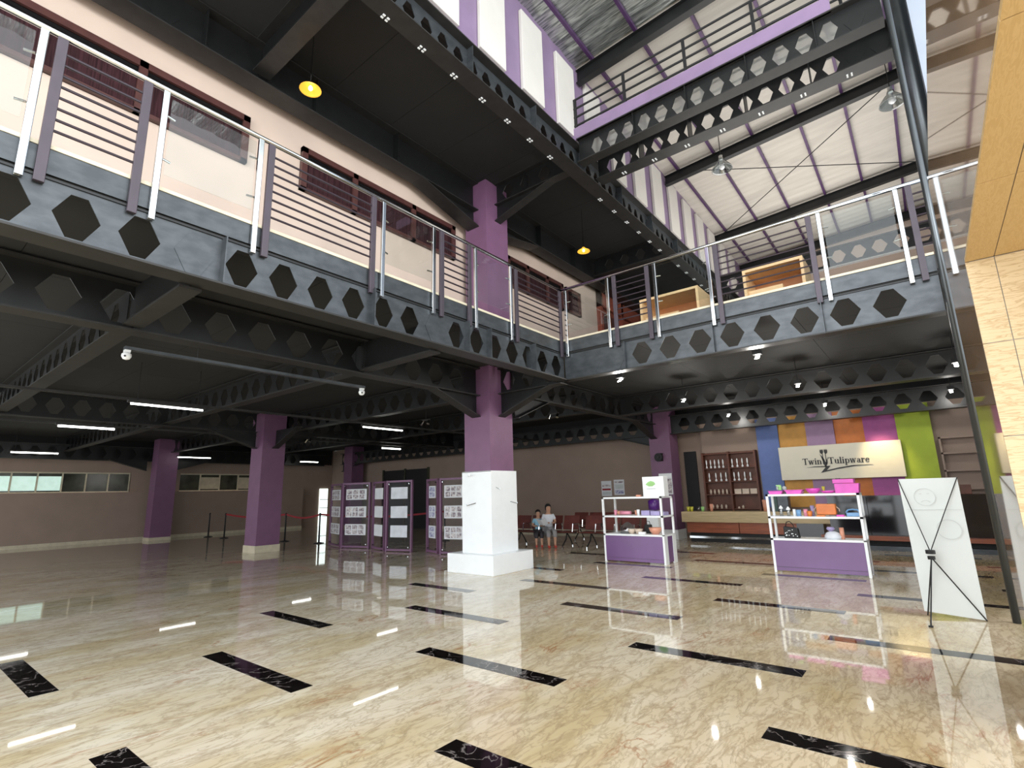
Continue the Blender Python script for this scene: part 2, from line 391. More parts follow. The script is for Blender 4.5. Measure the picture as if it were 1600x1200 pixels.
def haunch(g, ax, at, s0, s1, zb, drop, fw=.2, m_='flange'):
    """triangular knee under a beam: depth grows from 0 at s0 to drop at s1"""
    if ax == 'Y': o = (at - .006, 0, 0); u = (0, 1, 0); nn = (.012, 0, 0); wv = (fw, 0, 0); o2 = (at - fw / 2, 0, 0)
    else: o = (0, at - .006, 0); u = (1, 0, 0); nn = (0, .012, 0); wv = (0, fw, 0); o2 = (0, at - fw / 2, 0)
    B().prism([(s0, zb), (s1, zb), (s1, zb - drop)], o, u, (0, 0, 1), nn).build('haunch_web', 'black', g)
    B().prism([(s0, zb - .02), (s0, zb), (s1, zb - drop + .02), (s1, zb - drop)], o2, u, (0, 0, 1), wv).build('haunch_flange', m_, g)

GZ0, GZ1 = 3.58, 4.08
gL = girder('silver-grey girder with hexagonal holes along the edge of the long left gallery', 'Y', -5.24, -3, 8.24, GZ0, GZ1, .446, .846, 'silver', 'flange', fill=(2, 9), stiff=(-1.6, .19, 1.98, 3.77, 5.50, 6.0, 7.2), fw=.26, topf=False)
gR = girder('grey girder with hexagonal holes along the edge of the rear gallery', 'X', 8.25, -5.2, .44, GZ0, GZ1, .503, -3.12, 'silver', 'flange', fill=(-2, -3, 7, 8), stiff=(-3.92, -2.385, -.87), hw=.185, fw=.2, topf=False)
# silver fascia bands and the tile edge above them
for lab, bx, bt in (('grey fascia band along the left gallery floor edge', (-5.25, -5.235, -3, 8.24, 4.13, 4.35), (-5.6, -5.225, -3, 8.24, 4.35, 4.385)),
                    ('grey fascia band along the rear gallery floor edge', (-5.24, .44, 8.235, 8.25, 4.13, 4.35), (-5.24, .44, 8.22, 8.6, 4.35, 4.385))):
    t = thing('fascia', lab, 'fascia', ((bx[0] + bx[1]) / 2, (bx[2] + bx[3]) / 2, 4.13))
    B().box(*bx).build('fascia_plate', 'silver', t); B().box(*bt).build('floor_edge_tile', 'skirt', t)
# main line girders, ground storey
g = girder('dark girder running from the entrance side to the white-clad column', 'Y', -7.18, -3, 7.85, 3.50, 4.05, .56, .55, 'black', 'flange', stiff=(1.8, 5.0), hw=.2, hh=.2, fw=.26)
haunch(g, 'Y', -7.18, 6.6, 7.87, 3.50, .46, .24)
g = girder('short dark girder from the white-clad column to the gallery corner', 'X', 8.25, -6.84, -5.26, 3.54, 4.05, .5, -6.1, 'black', 'flange', fw=.22)
haunch(g, 'X', 8.25, -5.55, -6.84, 3.54, .50, .22)
g = girder('dark girder running back from the white-clad column to the rear purple column', 'Y', -6.75, 8.55, 15.75, 3.54, 4.05, .5, 9.0, 'black', 'flange', hw=.18)
haunch(g, 'Y', -6.75, 14.4, 15.8, 3.54, .5, .22)
haunch(g, 'Y', -6.75, 9.8, 8.6, 3.54, .5, .22)
for y, lab in ((1.78, 'nearest dark cross girder under the left gallery'), (5.0, 'second dark cross girder under the left gallery'), (8.25, 'dark cross girder in line with the white-clad column, left of it'), (12.0, 'dark cross girder over the photo display frames')):
    girder(lab, 'X', y, -26.3, -7.3 if y < 9 else -6.9, 3.55, 4.05, .5, -7.8, 'black', 'flange', hw=.18)
for y, lab in ((-1.5, 'tapered bracket arm nearest the entrance, under the left gallery'), (1.78, 'second tapered bracket arm under the left gallery'), (5.0, 'third tapered bracket arm under the left gallery, close to the column')):
    t = thing('cantilever_bracket', lab, 'bracket', (-6.2, y, 3.5))
    B().prism([(-7.05, 3.52), (-5.36, 3.56), (-5.36, 4.0), (-7.05, 4.02)], (0, y - .006, 0), (1, 0, 0), (0, 0, 1), (0, .012, 0)).build('web', 'black', t)
    B().box(-7.05, -5.36, y - .1, y + .1, 3.52, 3.545).build('bottom_flange', 'flange', t)
girder('dark hexagon-holed girder halfway under the rear gallery', 'X', 13.3, -6.62, 1.0, 3.56, 4.06, .5, -6.1, 'black', 'flange', hw=.185, fw=.3)
girder('dark hexagon-holed girder just in front of the coloured wall panels', 'X', 15.95, -6.25, 1.0, 3.2, 3.74, .5, -5.8, 'black', 'flange', hw=.185, fw=.26)
g = girder('low dark girder along the rear wall left of the rear purple column', 'X', 16.05, -24.3, -6.85, 3.2, 3.74, .5, -23.6, 'black', 'flange', hw=.185, fw=.26)
haunch(g, 'X', 16.05, -8.1, -6.82, 3.2, .38); haunch(g, 'X', 16.05, -22.7, -24.2, 3.2, .38)
g = girder('low dark girder along the far left wall', 'Y', -25.6, -1.5, 15.8, 3.2, 3.74, .5, 0, 'black', 'flange', hw=.185, fw=.26)
haunch(g, 'Y', -25.3, 6.2, 7.5, 3.2, .42); haunch(g, 'Y', -25.3, 9.8, 8.4, 3.2, .42)
for x, y0, y1, lab in ((-15.8, -3, 7.4, 'dark girder in front of the tall left purple column'), (-15.8, 8.2, 15.8, 'dark girder behind the tall left purple column')):
    g = girder(lab, 'Y', x, y0, y1, 3.5, 4.05, .5, .2, 'black', 'flange', hw=.18)
    if y1 < 8: haunch(g, 'Y', x, 6.0, 7.42, 3.5, .5)
    else: haunch(g, 'Y', x, 9.4, 8.2, 3.5, .5)
for (a, b_, at, lab) in ((-14.1, -15.42, 7.85, 'black knee brace right of the tall left purple column'), (-17.5, -16.15, 7.85, 'black knee brace left of the tall left purple column')):
    t = thing('knee_brace', lab, 'brace', ((a + b_) / 2, at, 3.0)); haunch(t, 'X', at, a, b_, 3.55 if at < 10 else 3.25, .55 if at < 10 else .3)

# upper storey girders, z 7.85 .. 8.40
U0, U1 = 7.86, 8.38
gA = girder('black hexagon-holed girder under the violet upper wall', 'Y', -4.75, -3, 21.0, U0, U1, .327, 3.90, 'silver', 'flange', stiff=(3.4 - 1.68, 3.4, 5.08, 6.76, 8.44, 10.12, 11.8, 13.5), hw=.112, hh=.15, fw=.30)
BR1 = girder('black hexagon-holed girder on the near side of the upper bridge', 'X', 8.22, -4.6, .43, U0 + .08, U1 + .06, .331, -4.2, 'black', 'flange', fill=(13, 14), stiff=(-3.388, -2.395, -1.388, -.4), hw=.125, hh=.17, fw=.22)
BR2 = girder('black hexagon-holed girder on the far side of the upper bridge, light fittings below', 'X', 9.0, -4.6, .5, U0 + .08, U1 + .06, .332, -4.28, 'black', 'flange', fill=(13, 14), stiff=(-3.617, -2.63, -1.619, -.6), hw=.125, hh=.16, fw=.30)
g = girder('black upper girder from the central purple column to the bridge corner', 'X', 8.25, -6.82, -4.9, U0 + .04, U1, .5, -6.0, 'black', 'flange', hw=.15, hh=.16, fw=.2, stiff=(-5.99,))
haunch(g, 'X', 8.25, -5.3, -6.82, U0 + .04, .42)
g = girder('black upper girder over the left gallery in front of the central column', 'Y', -7.2, -3, 7.85, 7.72, 8.36, .7, .3, 'black', 'flange', hw=.2, hh=.2, fw=.34, stiff=(.5, 2.2, 3.9, 5.6), fill=range(-5, 14))
haunch(g, 'Y', -7.2, 6.2, 7.87, 7.72, .42, .34)
g = girder('black upper girder over the left gallery behind the central column', 'Y', -7.2, 8.65, 21, 7.72, 8.36, .7, 9.3, 'black', 'flange', hw=.2, hh=.2, fw=.34, stiff=(10.3, 12, 13.7), fill=range(-5, 20))
haunch(g, 'Y', -7.2, 10.2, 8.65, 7.72, .3, .34)
girder('black upper cross girder over the near part of the left gallery', 'X', 3.0, -7.1, -4.9, U0, U1, .5, -6.6, 'black', 'flange', hw=.15, hh=.16, fw=.26, fill=range(0, 9))
girder('black upper cross girder behind the hanging lamp near the column', 'X', 13.2, -7.1, -4.9, U0, U1, .5, -6.6, 'black', 'flange', hw=.15, hh=.16, fw=.22)
girder('far black hexagon-holed girder below the roof, beyond the rear gallery desks', 'X', 17.2, -4.6, 1.3, 7.80, 8.36, .50, -4.2, 'black', 'flange', hw=.19, hh=.19, fw=.2)
# small bolt / light clusters
def clusters(g, pts, dx, dy):
    for (x, y, z) in pts:
        b = B()
        for a in (-1, 1):
            for c in (-1, 1): b.box(x + a * dx - .012, x + a * dx + .012, y + c * dy - .018, y + c * dy + .018, z - .012, z)
        b.build('bolt_plate', 'white', g)
clusters(gA, [(-4.86, 3.59 + .655 * k, U0 - .02) for k in range(-3, 22) if abs(3.59 + .655 * k - 8.6) > .5], .022, .035)
clusters(BR2, [(-4.04 + .66 * k, 9.04, U0 + .06) for k in range(7)], .03, .02)

# ---------------------------------------------------------------- columns
def column(label, x0, x1, y0, y1, z1, skirt=True, base='skirt', sh=.2):
    t = thing('column', label, 'column', ((x0 + x1) / 2, (y0 + y1) / 2, 0))
    B().box(x0, x1, y0, y1, 0, z1).build('shaft', 'purple', t)
    if skirt: B().box(x0 - .02, x1 + .02, y0 - .02, y1 + .02, 0, sh).build('base_tiles', base, t)
    return t
ct = thing('column', 'purple column rising through both storeys, white cladding round its foot', 'column', (-7.18, 8.24, 0))
B().box(-7.52, -6.82, 7.86, 8.60, 0, 4.1).build('shaft', 'purple', ct)
B().box(-7.44, -6.82, 7.86, 8.60, 4.1, 8.39).build('upper_shaft', 'purple', ct)
for x0, x1, y0, y1 in ((-7.575, -6.786, 7.835, 7.855), (-7.575, -7.555, 7.856, 8.619), (-6.805, -6.786, 7.856, 8.619), (-7.575, -6.786, 8.62, 8.64)):
    B().box(x0, x1, y0, y1, .36, 1.94).build('cladding_panel', 'white', ct)
B().box(-7.575, -6.785, 7.835, 8.64, 1.93, 1.945).build('cladding_cap', 'white', ct)
B().box(-7.79, -6.588, 7.623, 8.876, 0, .36).build('plinth', 'white', ct, bevel=.006)
for p, d in (((-7.2, 7.835, 1.32), (-.14, -.12, -.05)), ((-6.785, 7.98, 1.62), (.12, -.02, -.05)), ((-6.785, 8.42, 1.33), (.14, .05, -.04)), ((-7.4, 7.835, 1.85), (.12, -.1, .02))):
    q = Vector(p) + Vector(d); h = B().cyl(p, q, .008, n=6); h.cyl(q, q + Vector((0, 0, .03)), .008, n=6); h.build('display_hook', 'chrome', ct)
column('tall purple column standing free in the left hall, cream base tiles', -16.12, -15.42, 7.46, 8.16, 4.08)
column('dark purple column against the far left half-height wall', -25.4, -24.75, 7.7, 8.45, 4.08, sh=.12)
column('rear purple column with a wall fan and poster, left of the counter', -6.92, -6.24, 15.75, 16.4, 4.08, base='white', sh=.28)
column('dark purple column in the far left rear corner behind the display frames', -23.9, -23.2, 15.9, 16.6, 4.08, sh=.12)

# ---------------------------------------------------------------- walls
def wall(name, x0, x1, y0, y1, z0, z1, m_): 
    o = struct(B().box(x0, x1, y0, y1, z0, z1).build(name, m_)); W[o] = Vector((0, 0, 0)); return o
# far left wall, half-height ledge wall and the windowed upper part
wl = wall('wall_left', -26.7, -26.5, -3, 17.2, 2.75, 4.1, 'cream_dim')
wall('wall_left_lower', -26.25, -26.0, -3, 14.9, 0, 1.95, 'cream_dim')
wall('wall_left_middle', -26.7, -26.5, 7.3, 9.2, 0, 2.75, 'cream_dim'); wall('wall_left_rear', -26.7, -26.5, 12.6, 15.9, 0, 2.75, 'cream_dim')
wall('baseboard_left', -26.0, -25.97, -3, 14.9, 0, .12, 'skirt')
# windows above the ledge
def strip_window(name, y0, y1, z0, z1, n, pane):
    w_ = struct(B().box(-26.62, -26.58, y0, y1, z0, z1).build(name, 'dimpane')); W[w_] = Vector((0, 0, 0))
    for z in (z0, z1 - .05): B().box(-26.6, -26.48, y0, y1, z, z + .05).build('window_frame', 'skirt', w_)
    for i in range(n):
        a = y0 + (y1 - y0) * i / n; b_ = y0 + (y1 - y0) * (i + 1) / n
        if pane(i): B().box(-26.57, -26.555, a + .03, b_ - .03, z0 + .1, z1 - .16).build('window_pane', pane(i), w_)
        B().box(-26.58, -26.5, b_ - .02, b_ + .02, z0, z1).build('mullion', 'skirt', w_)
strip_window('window_1', -3, 7.3, 1.95, 2.75, 14, lambda i: 'daypane' if i in (1, 2, 3, 5, 6, 8, 9, 10) else None)
strip_window('window_2', 9.2, 12.6, 1.95, 2.75, 4, lambda i: 'skirt' if i in (1, 3) else None)
# rear ground wall
wall('wall_back', -26.7, -5.6, 16.9, 17.1, 0, 4.1, 'cream_dim'); wall('wall_back_counter', -5.6, 1.3, 16.75, 16.95, 0, 4.1, 'cream_dim')
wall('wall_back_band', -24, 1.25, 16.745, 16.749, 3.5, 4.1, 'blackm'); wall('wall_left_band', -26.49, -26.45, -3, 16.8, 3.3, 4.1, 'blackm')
d1 = struct(B().box(-21.8, -18.5, 16.86, 16.9, 0, 2.75).build('door_1', 'blackm')); W[d1] = Vector((0, 0, 0))
for x in (-21.85, -20.17, -18.5): B().box(x - .05, x + .05, 16.82, 16.9, 0, 2.8).build('door_frame', 'dimpane', d1)
d2 = struct(B().box(-26.52, -26.48, 16.15, 16.65, 0, 2.0).build('door_2', 'daydoor')); W[d2] = Vector((0, 0, 0))
for z in (.5, .95, 1.4): B().box(-26.47, -26.45, 16.15, 16.65, z, z + .03).build('glazing_bar', 'dimpane', d2)
wall('wall_left_corner', -26.7, -26.53, 15.9, 17.1, 0, 2.8, 'cream_dim')
struct(B().box(-6.24, -5.85, 16.84, 16.9, 0, 2.66).build('door_3', 'blackm'))
wall('baseboard_back', -18.4, -7.0, 16.87, 16.9, 0, .12, 'skirt')
# upper storey
wu = wall('wall_left_upper', -7.78, -7.58, -3, 17.6, 4.36, 8.4, 'cream')
wall('wall_rear_upper', -9.2, 1.3, 21.2, 21.4, 4.36, 11, 'cream')
wall('wall_rear_upper_left', -9.2, -9.0, 17.6, 21.3, 4.36, 8.4, 'cream')
wall('wall_violet_upper', -4.85, -4.73, -3, 21.2, 8.40, 10.95, 'violet')
wall('wall_right_upper', .72, 3.2, 8.42, 8.6, 4.4, 11.2, 'greyblue'); wall('wall_right', 1.25, 1.4, 8.6, 21.3, 0, 11.2, 'greyblue')
# clerestory windows in the upper left wall
def upper_window(n, y0, y1, mull, z0=6.56, z1=7.36):
    w_ = struct(B().box(-7.60, -7.565, y0, y1, z0, z1).build('window_%d' % n, 'curtain')); W[w_] = Vector((0, 0, 0))
    for a, b_, c, d in ((y0, y1, z0, z0 + .06), (y0, y1, z1 - .1, z1)): B().box(-7.60, -7.50, a, b_, c, d).build('window_frame', 'maroon', w_)
    for y in mull: B().box(-7.60, -7.50, y - .05, y + .05, z0, z1).build('mullion', 'maroon', w_)
    ms = sorted(mull)
    for a, b_ in zip(ms[:-1], ms[1:]):
        B().box(-7.545, -7.54, a + .05, b_ - .05, z0 + .06, z1 - .1).build('window_pane', 'softglass', w_)
        B().box(-7.56, -7.55, a + .05, b_ - .05, z1 - .16, z1 - .1).build('blind_box', 'blackm', w_)
upper_window(3, -2.9, 3.07, (-2.85, -1.3, .15, 1.65, 3.02))
upper_window(4, 3.95, 7.6, (4.0, 5.0, 6.4, 7.55))
upper_window(5, 8.7, 12.0, (8.75, 9.5, 10.3, 11.2, 11.95))
upper_window(6, 12.15, 12.95, (12.2, 12.9), z0=6.6, z1=7.34)
d4 = struct(B().box(-7.60, -7.54, 14.1, 17.1, 4.4, 7.85).build('door_4', 'doorwood')); W[d4] = Vector((0, 0, 0))
for y in (14.1, 15.55, 17.0): B().box(-7.60, -7.42, y - .06, y + .06, 4.4, 7.86).build('door_frame', 'doorwood', d4)
B().box(-7.60, -7.42, 14.04, 17.1, 7.25, 7.86).build('transom', 'doorwood', d4); B().box(-7.54, -7.52, 14.4, 15.3, 4.6, 7.1).build('door_panel', 'maroon', d4)
B().cyl((-7.5, 14.3, 6.9), (-7.42, 14.62, 6.9), .025, n=8).build('door_closer', 'chrome', d4)

# white panels on the violet wall
NUM = ['', 'first', 'second', 'third', 'fourth', 'fifth', 'sixth', 'seventh', 'eighth', 'ninth', 'tenth', 'eleventh']
for k in range(-5, 11):
    y0 = 7.6 + 1.147 * k
    if k >= 1: y0 = 7.6 + 1.147 * k - .02
    z1 = 10.22 + (.03 if k % 2 else 0) - .02 * k
    tag(B().box(-.035, .035, 0, .66, 0, z1 - 8.56).build('wall_panel', 'panel', bevel=.01), 'white upright panel on the violet upper wall, ' +
        ({0: 'right at the bridge corner'}.get(k) or ('%s toward the entrance from the bridge corner' % NUM[-k] if k < 0 else '%s beyond the bridge' % NUM[k])),
        'panel', 'white panels on the violet upper wall').location = (-4.69, y0, 8.56)

# ---------------------------------------------------------------- roof
RZ = lambda x, y: 10.45 + .06 * (x + 4.75) - .03 * (y - 8.5)
def roof_sheet(y0, y1, m_, name, parent, amp=.02, pitch=.22):
    b = B(); n = int((y1 - y0) / (pitch / 4)); xs = (-4.85, 3.2)
    prof = [0, amp, amp, 0]
    vs = []
    for i in range(n + 1):
        y = y0 + (y1 - y0) * i / n
        for x in xs: vs.append((x, y, RZ(x, y) + prof[i % 4]))
    fs = [(2 * i, 2 * i + 1, 2 * i + 3, 2 * i + 2) for i in range(n)]
    b.add(vs, fs)
    return b.build(name, m_, parent)
rf = struct(B().prism([(-4.85, 0), (3.2, .483), (3.2, .56), (-4.85, .08)], (0, 0.5, RZ(-4.85, 0.5) + .05), (1, 0, 0), (0, 0, 1), (0, 20.8, -.03 * 20.8)).build('ceiling_roof', 'roofw')); W[rf] = Vector((0, 0, 0))
roof_sheet(.5, 8.5, 'foil', 'roof_sheet', rf, .035, .55)
roof_sheet(8.5, 21.3, 'roofw', 'roof_sheet', rf, .012, .3)
PU = [-4.30, -3.31, -2.33, -1.30, -.33, .62]
names_p = ['first', 'second', 'third', 'fourth', 'fifth', 'sixth']
for x, nm in zip(PU, names_p):
    b = B(); y0, y1 = -3, 21.2; d = .09
    b.prism([(-.03, 0), (.03, 0), (.03, -d), (-.03, -d)], (x, y0, RZ(x, y0) - .005), (1, 0, 0), (0, 0, 1), (0, y1 - y0, -.03 * (y1 - y0)))
    single(b, 'roof_purlin', 'purlin', 'slim purple purlin under the roof, %s out from the violet wall' % nm, 'purlin', 'purple purlins under the roof')
for y, dp, lab in ((3.9, .3, 'black rafter under the foil-lined roof nearest the entrance'), (8.5, .3, 'black rafter where the foil lining meets the white roof'), (13.25, .26, 'black rafter in the middle of the white roof'), (17.6, .26, 'black rafter above the far hexagon girder'), (20.6, .26, 'black rafter at the far end of the roof')):
    b = B(); z0 = RZ(-4.7, y) - .10; L_ = 5.9
    b.prism([(0, 0), (L_, L_ * .06), (L_, L_ * .06 - .012), (0, -.012)], (-4.7, y - .075, z0), (1, 0, 0), (0, 0, 1), (0, .15, 0))
    b.prism([(0, 0), (L_, L_ * .06), (L_, L_ * .06 - dp), (0, -dp)], (-4.7, y - .006, z0), (1, 0, 0), (0, 0, 1), (0, .012, 0))
    b.prism([(0, -dp), (L_, L_ * .06 - dp), (L_, L_ * .06 - dp - .014), (0, -dp - .014)], (-4.7, y - .075, z0), (1, 0, 0), (0, 0, 1), (0, .15, 0))
    single(b, 'roof_rafter', 'black', lab, 'rafter')
for (a, b_, lab) in (((-4.5, 17.5), (.6, 13.4), 'thin brace rod crossing the white roof from the far violet wall'), ((-3.9, 13.4), (1.1, 17.5), 'thin brace rod crossing the white roof toward the far right')):
    single(B().cyl((a[0], a[1], RZ(*a) - .2), (b_[0], b_[1], RZ(*b_) - .2), .012, n=6), 'brace_rod', 'blackm', lab, 'rod')

# bridge deck, fascia, rails
t = thing('bridge', 'violet-edged bridge deck with dark rails crossing the tall hall', 'bridge', (-1.9, 8.6, 8.46))
B().box(-4.7, .45, 8.2, 9.1, 8.47, 8.50).build('deck', 'deckt', t)
B().box(-4.7, -.15, 8.13, 8.16, 8.44, 8.72).build('edge_band', 'violet', t)
for z in (8.80, 9.0, 9.2, 9.41): B().cyl((-4.68, 8.18, z), (.43, 8.18, z), .021, n=8).build('rail', 'blackm', t)
for z in (8.80, 9.0, 9.2, 9.41): B().cyl((-4.68, 9.08, z), (.43, 9.08, z), .021, n=8).build('rail', 'blackm', t)
for x in (-4.62, -3.53, -2.35, -1.2, -.02):
    B().box(x - .025, x + .025, 8.16, 8.2, 8.6, 9.42).build('post', 'blackm', t); B().box(x - .025, x + .025, 9.06, 9.1, 8.49, 9.42).build('post', 'blackm', t)

# high-bay lamps
def highbay(x, y, z, lab):
    t = thing('highbay_lamp', lab, 'lamp', (x, y, z - .1), group='high-bay lamps below the roof')
    B().lathe([(.06, .28), (.08, .2), (.14, .14), (.24, 0), (.25, -.03), (.235, -.03), (.22, 0), (.11, .12), (.05, .2)], (x, y, z), n=20).build('shade', 'frost', t, smooth=True)
    B().lathe([(.02, .12), (.06, .08), (.07, .02), (.03, -.02)], (x, y, z), n=12).build('bulb', 'white', t, smooth=True)
    B().cyl((x, y, z + .28), (x, y, RZ(x, y) + .02), .01, n=6).build('rod', 'blackm', t); B().cyl((x, y, z + .25), (x, y, z + .36), .05, n=10).build('ballast', 'chrome', t)
highbay(-3.0, 12.6, 9.4, 'clear bell-shaped high-bay lamp hanging in the middle of the white roof')
highbay(.52, 12.65, 9.42, 'clear bell-shaped high-bay lamp hanging beside the two steel pipes')
def pendant(x, y, z, lab):
    t = thing('pendant_lamp', lab, 'lamp', (x, y, z - .03), group='amber pendant lamps over the left gallery')
    B().lathe([(.03, .10), (.05, .07), (.15, .0), (.155, -.01), (.145, 0), (.05, .055), (.02, .085)], (x, y, z), n=20).build('shade', 'amber', t, smooth=True)
    B().lathe([(.012, .06), (.03, .03), (.03, 0), (.012, -.02)], (x, y, z), n=10).build('bulb', 'bulb', t, smooth=True)
    B().cyl((x, y, z + .1), (x, y, 8.40), .009, n=6).build('cord', 'chrome', t)
pendant(-6.30, 3.37, 7.39, 'amber pendant lamp on a chain over the near part of the left gallery')
pendant(-5.87, 10.4, 7.27, 'amber pendant lamp on a rod behind the central purple column')

# ---------------------------------------------------------------- gallery railings
def railing(lab, ax, at, out, s0, s1, chrome, purple, panels, bars):
    """ax axis it runs; at plane; out: outward sign in the other axis"""
    def P(s, o, z): return (at + o, s, z) if ax == 'Y' else (s, at + o, z)
    def bx(b, sa, sb, oa, ob, za, zb):
        if ax == 'Y': b.box(at + min(oa, ob), at + max(oa, ob), sa, sb, za, zb)
        else: b.box(sa, sb, at + min(oa, ob), at + max(oa, ob), za, zb)
        return b
    t = thing('gallery_railing', lab, 'railing', P((s0 + s1) / 2, 0, 4.02))
    B().cyl(P(s0, 0, 5.385), P(s1, 0, 5.385), .028, n=12).build('handrail', 'chrome', t, smooth=True)
    for s in chrome:
        p = bx(B(), s - .028, s + .028, -.02, .02, 4.02, 5.36).build('chrome_post', 'chrome', t, bevel=.006)
    for s in purple:
        bx(B(), s - .036, s + .036, -.02, .02, 4.02, 5.36).build('purple_post', 'postpurple', t, bevel=.004)
    for a, b_ in panels:
        gp = bx(B(), a + .05, b_ - .05, -.006, .006, 4.50, 5.31).build('glass_panel', 'glass', t)
        for s, sg in ((a + .03, 1), (b_ - .03, -1)):
            for z in (4.66, 5.12): B().cyl(P(s, -.01 * out, z), P(s + sg * .07, -.03 * out, z), .011, n=8).build('glass_clip', 'chrome', gp)
    for a, b_ in bars:
        for k in range(8): B().cyl(P(a, 0, 4.50 + .104 * k), P(b_, 0, 4.50 + .104 * k), .0125, n=8).build('rail_bar', 'barpurple', t)
    return t
rl = railing('chrome and purple railing with glass panels along the long left gallery', 'Y', -5.2, 1, -3, 8.2,
        [-1.35, -.45, .455, 1.346, 2.26, 3.91, 4.812, 5.712, 6.606], [-2.6, -1.5, -.30, .573, 1.195, 2.379, 3.751, 4.974, 5.567, 6.76, 8.15],
        [(-.45, .455), (1.346, 2.26), (3.91, 4.812), (5.712, 6.606)], [(-2.6, -1.5), (.573, 1.195), (2.379, 3.751), (4.974, 5.567), (6.76, 8.15)])
rr_ = railing('chrome and purple railing with glass panels along the rear gallery', 'X', 8.2, -1, -5.2, .6,
        [-5.10, -4.183, -3.262, -2.343, -.74, .173], [-4.042, -3.399, -2.215, -.871, .311],
        [(-5.10, -4.183), (-3.262, -2.343), (-.74, .173)], [(-4.042, -3.399), (-2.215, -.871), (.311, .6)])

# pipes at the right
single(B().cyl((.475, 7.97, 0), (.475, 7.97, 11), .037, n=20), 'steel_pipe', 'steel', 'thin black steel pipe from floor to roof beside the polished stone portal', 'pipe', smooth=True)
single(B().cyl((.64, 8.75, 4.4), (.64, 8.75, 11), .115, n=24), 'steel_pipe', 'steel', 'thicker steel pipe column above the rear gallery, behind the thin pipe', 'pipe', smooth=True)

# ---------------------------------------------------------------- stone portal at the right
po = wall('wall_right_portal', .41, 3.2, -2.5, 6.09, 2.976, 4.30, 'polished')
pp = wall('wall_right_pier', .41, 3.2, 4.521, 6.09, 0, 2.975, 'polished')
B().box(.39, .41, -2.5, 6.09, 2.976, 4.31).build('polished_cladding', 'polished', po)
B().box(.39, .41, 4.521, 6.09, 0, 2.976).build('polished_cladding', 'polished', pp)
B().box(.41, 3.2, 4.505, 4.52, 0, 2.95).build('tile_bed', 'joint', pp); B().box(.41, 3.2, -2.5, 4.5, 2.955, 2.975).build('tile_bed', 'joint', po)
xs = [.3865, .535, 1.14, 1.74, 2.34, 3.2]
for i in range(5):
    for j, (a, b_) in enumerate(((0, .58), (.58, 1.17), (1.17, 1.77), (1.77, 2.375), (2.375, 2.948))):
        B().box(xs[i] + .0025, xs[i + 1] - .0025, 4.5, 4.52, a + .0025, b_ - .0025).build('stone_tile', 'travertine', pp)
    for j in range(6):
        y0 = 4.5 - 1.2 * (j + 1); B().box(xs[i] + .0025, xs[i + 1] - .0025, y0 + .0025, y0 + 1.1975, 2.95, 2.975).build('soffit_tile', 'soffit', po)

# ---------------------------------------------------------------- tube lights, tracks, cameras
def tube_light(x, y0, y1, z, lab, r=.018):
    t = thing('tube_light', lab, 'lamp', (x, (y0 + y1) / 2, z - r), group='tube lights in the dark left hall')
    B().cyl((x, y0, z), (x, y1, z), r, n=10).build('tube', 'tube', t)
    B().box(x - .03, x + .03, y0 - .05, y1 + .05, z + r, z + r + .05).build('batten', 'flange', t)
    for y in (y0 + .1, y1 - .1): B().cyl((x, y, z + .06), (x, y, 4.1), .005, n=5).build('hanger', 'blackm', t)
for a in ((-11.35, 2.99, 4.22, 3.3, 'tube light nearest the silver girder'), (-15.65, 2.78, 3.86, 3.3, 'bright tube light left of the nearest one'), (-24.3, 3.2, 4.44, 3.3, 'bright tube light in front of the far left window strip'),
          (-11.49, 8.17, 9.48, 3.3, 'thin tube light over the display frames'), (-16.2, 12.4, 13.28, 3.3, 'short bright tube light over the rear display frames'), (-24.5, 13.8, 14.75, 3.3, 'greenish tube light in the far rear corner'), (-24.1, 8.2, 9.45, 3.3, 'thin tube light beside the dark purple column')):
    tube_light(*a[:4], a[4] + ', hung from the dark ceiling', r=.024 if 'bright' in a[4] or 'green' in a[4] else .018)
for x, lab in ((-11.4, 'long dark cable tray carrying the nearest tube lights'), (-15.9, 'long dark cable tray left of the nearest one')):
    single(B().box(x - .04, x + .04, -2, 15.5, 3.37, 3.41), 'cable_tray', 'flange', lab + ' under the ceiling', 'cable tray')
t = thing('cable_tray', 'grey cable tray hanging under the girder with a camera at each end', 'cable tray', (-7.33, 3.5, 3.3))
B().box(-7.37, -7.29, 1.8, 5.2, 3.30, 3.34).build('tray', 'silver', t)
for y in (2.6, 4.6): B().cyl((-7.33, y, 3.34), (-7.33, y, 3.5), .006, n=5).build('hanger', 'blackm', t)
def cctv(x, y, z, lab):
    t = thing('dome_camera', lab, 'camera', (x, y, z - .09))
    B().lathe([(.03, 0), (.05, -.02), (.052, -.05), (.035, -.08), (.01, -.09)], (x, y, z), n=14).build('dome', 'white', t, smooth=True)
    B().box(x - .03, x + .03, y - .03, y + .03, z, z + .03).build('bracket', 'white', t); B().cyl((x + .03, y - .02, z - .05), (x + .055, y - .03, z - .055), .012, n=8).build('lens', 'blackm', t)
cctv(-7.33, 1.83, 3.27, 'white dome camera on the near end of the cable tray'); cctv(-7.33, 5.16, 3.27, 'white dome camera on the far end of the cable tray')
def twin(x, y, z, lab):
    t = thing('twin_spotlight', lab, 'lamp', (x, y, z - .1))
    B().cyl((x, y, z + .05), (x, y, 4.1), .006, n=5).build('hanger', 'blackm', t); B().box(x - .15, x + .15, y - .02, y + .02, z + .02, z + .05).build('bar', 'flange', t)
    for s in (-1, 1): B().cyl((x + s * .12, y, z + .02), (x + s * .14, y - .06, z - .08), .03, .04, n=10).build('spot_head', 'chrome', t)
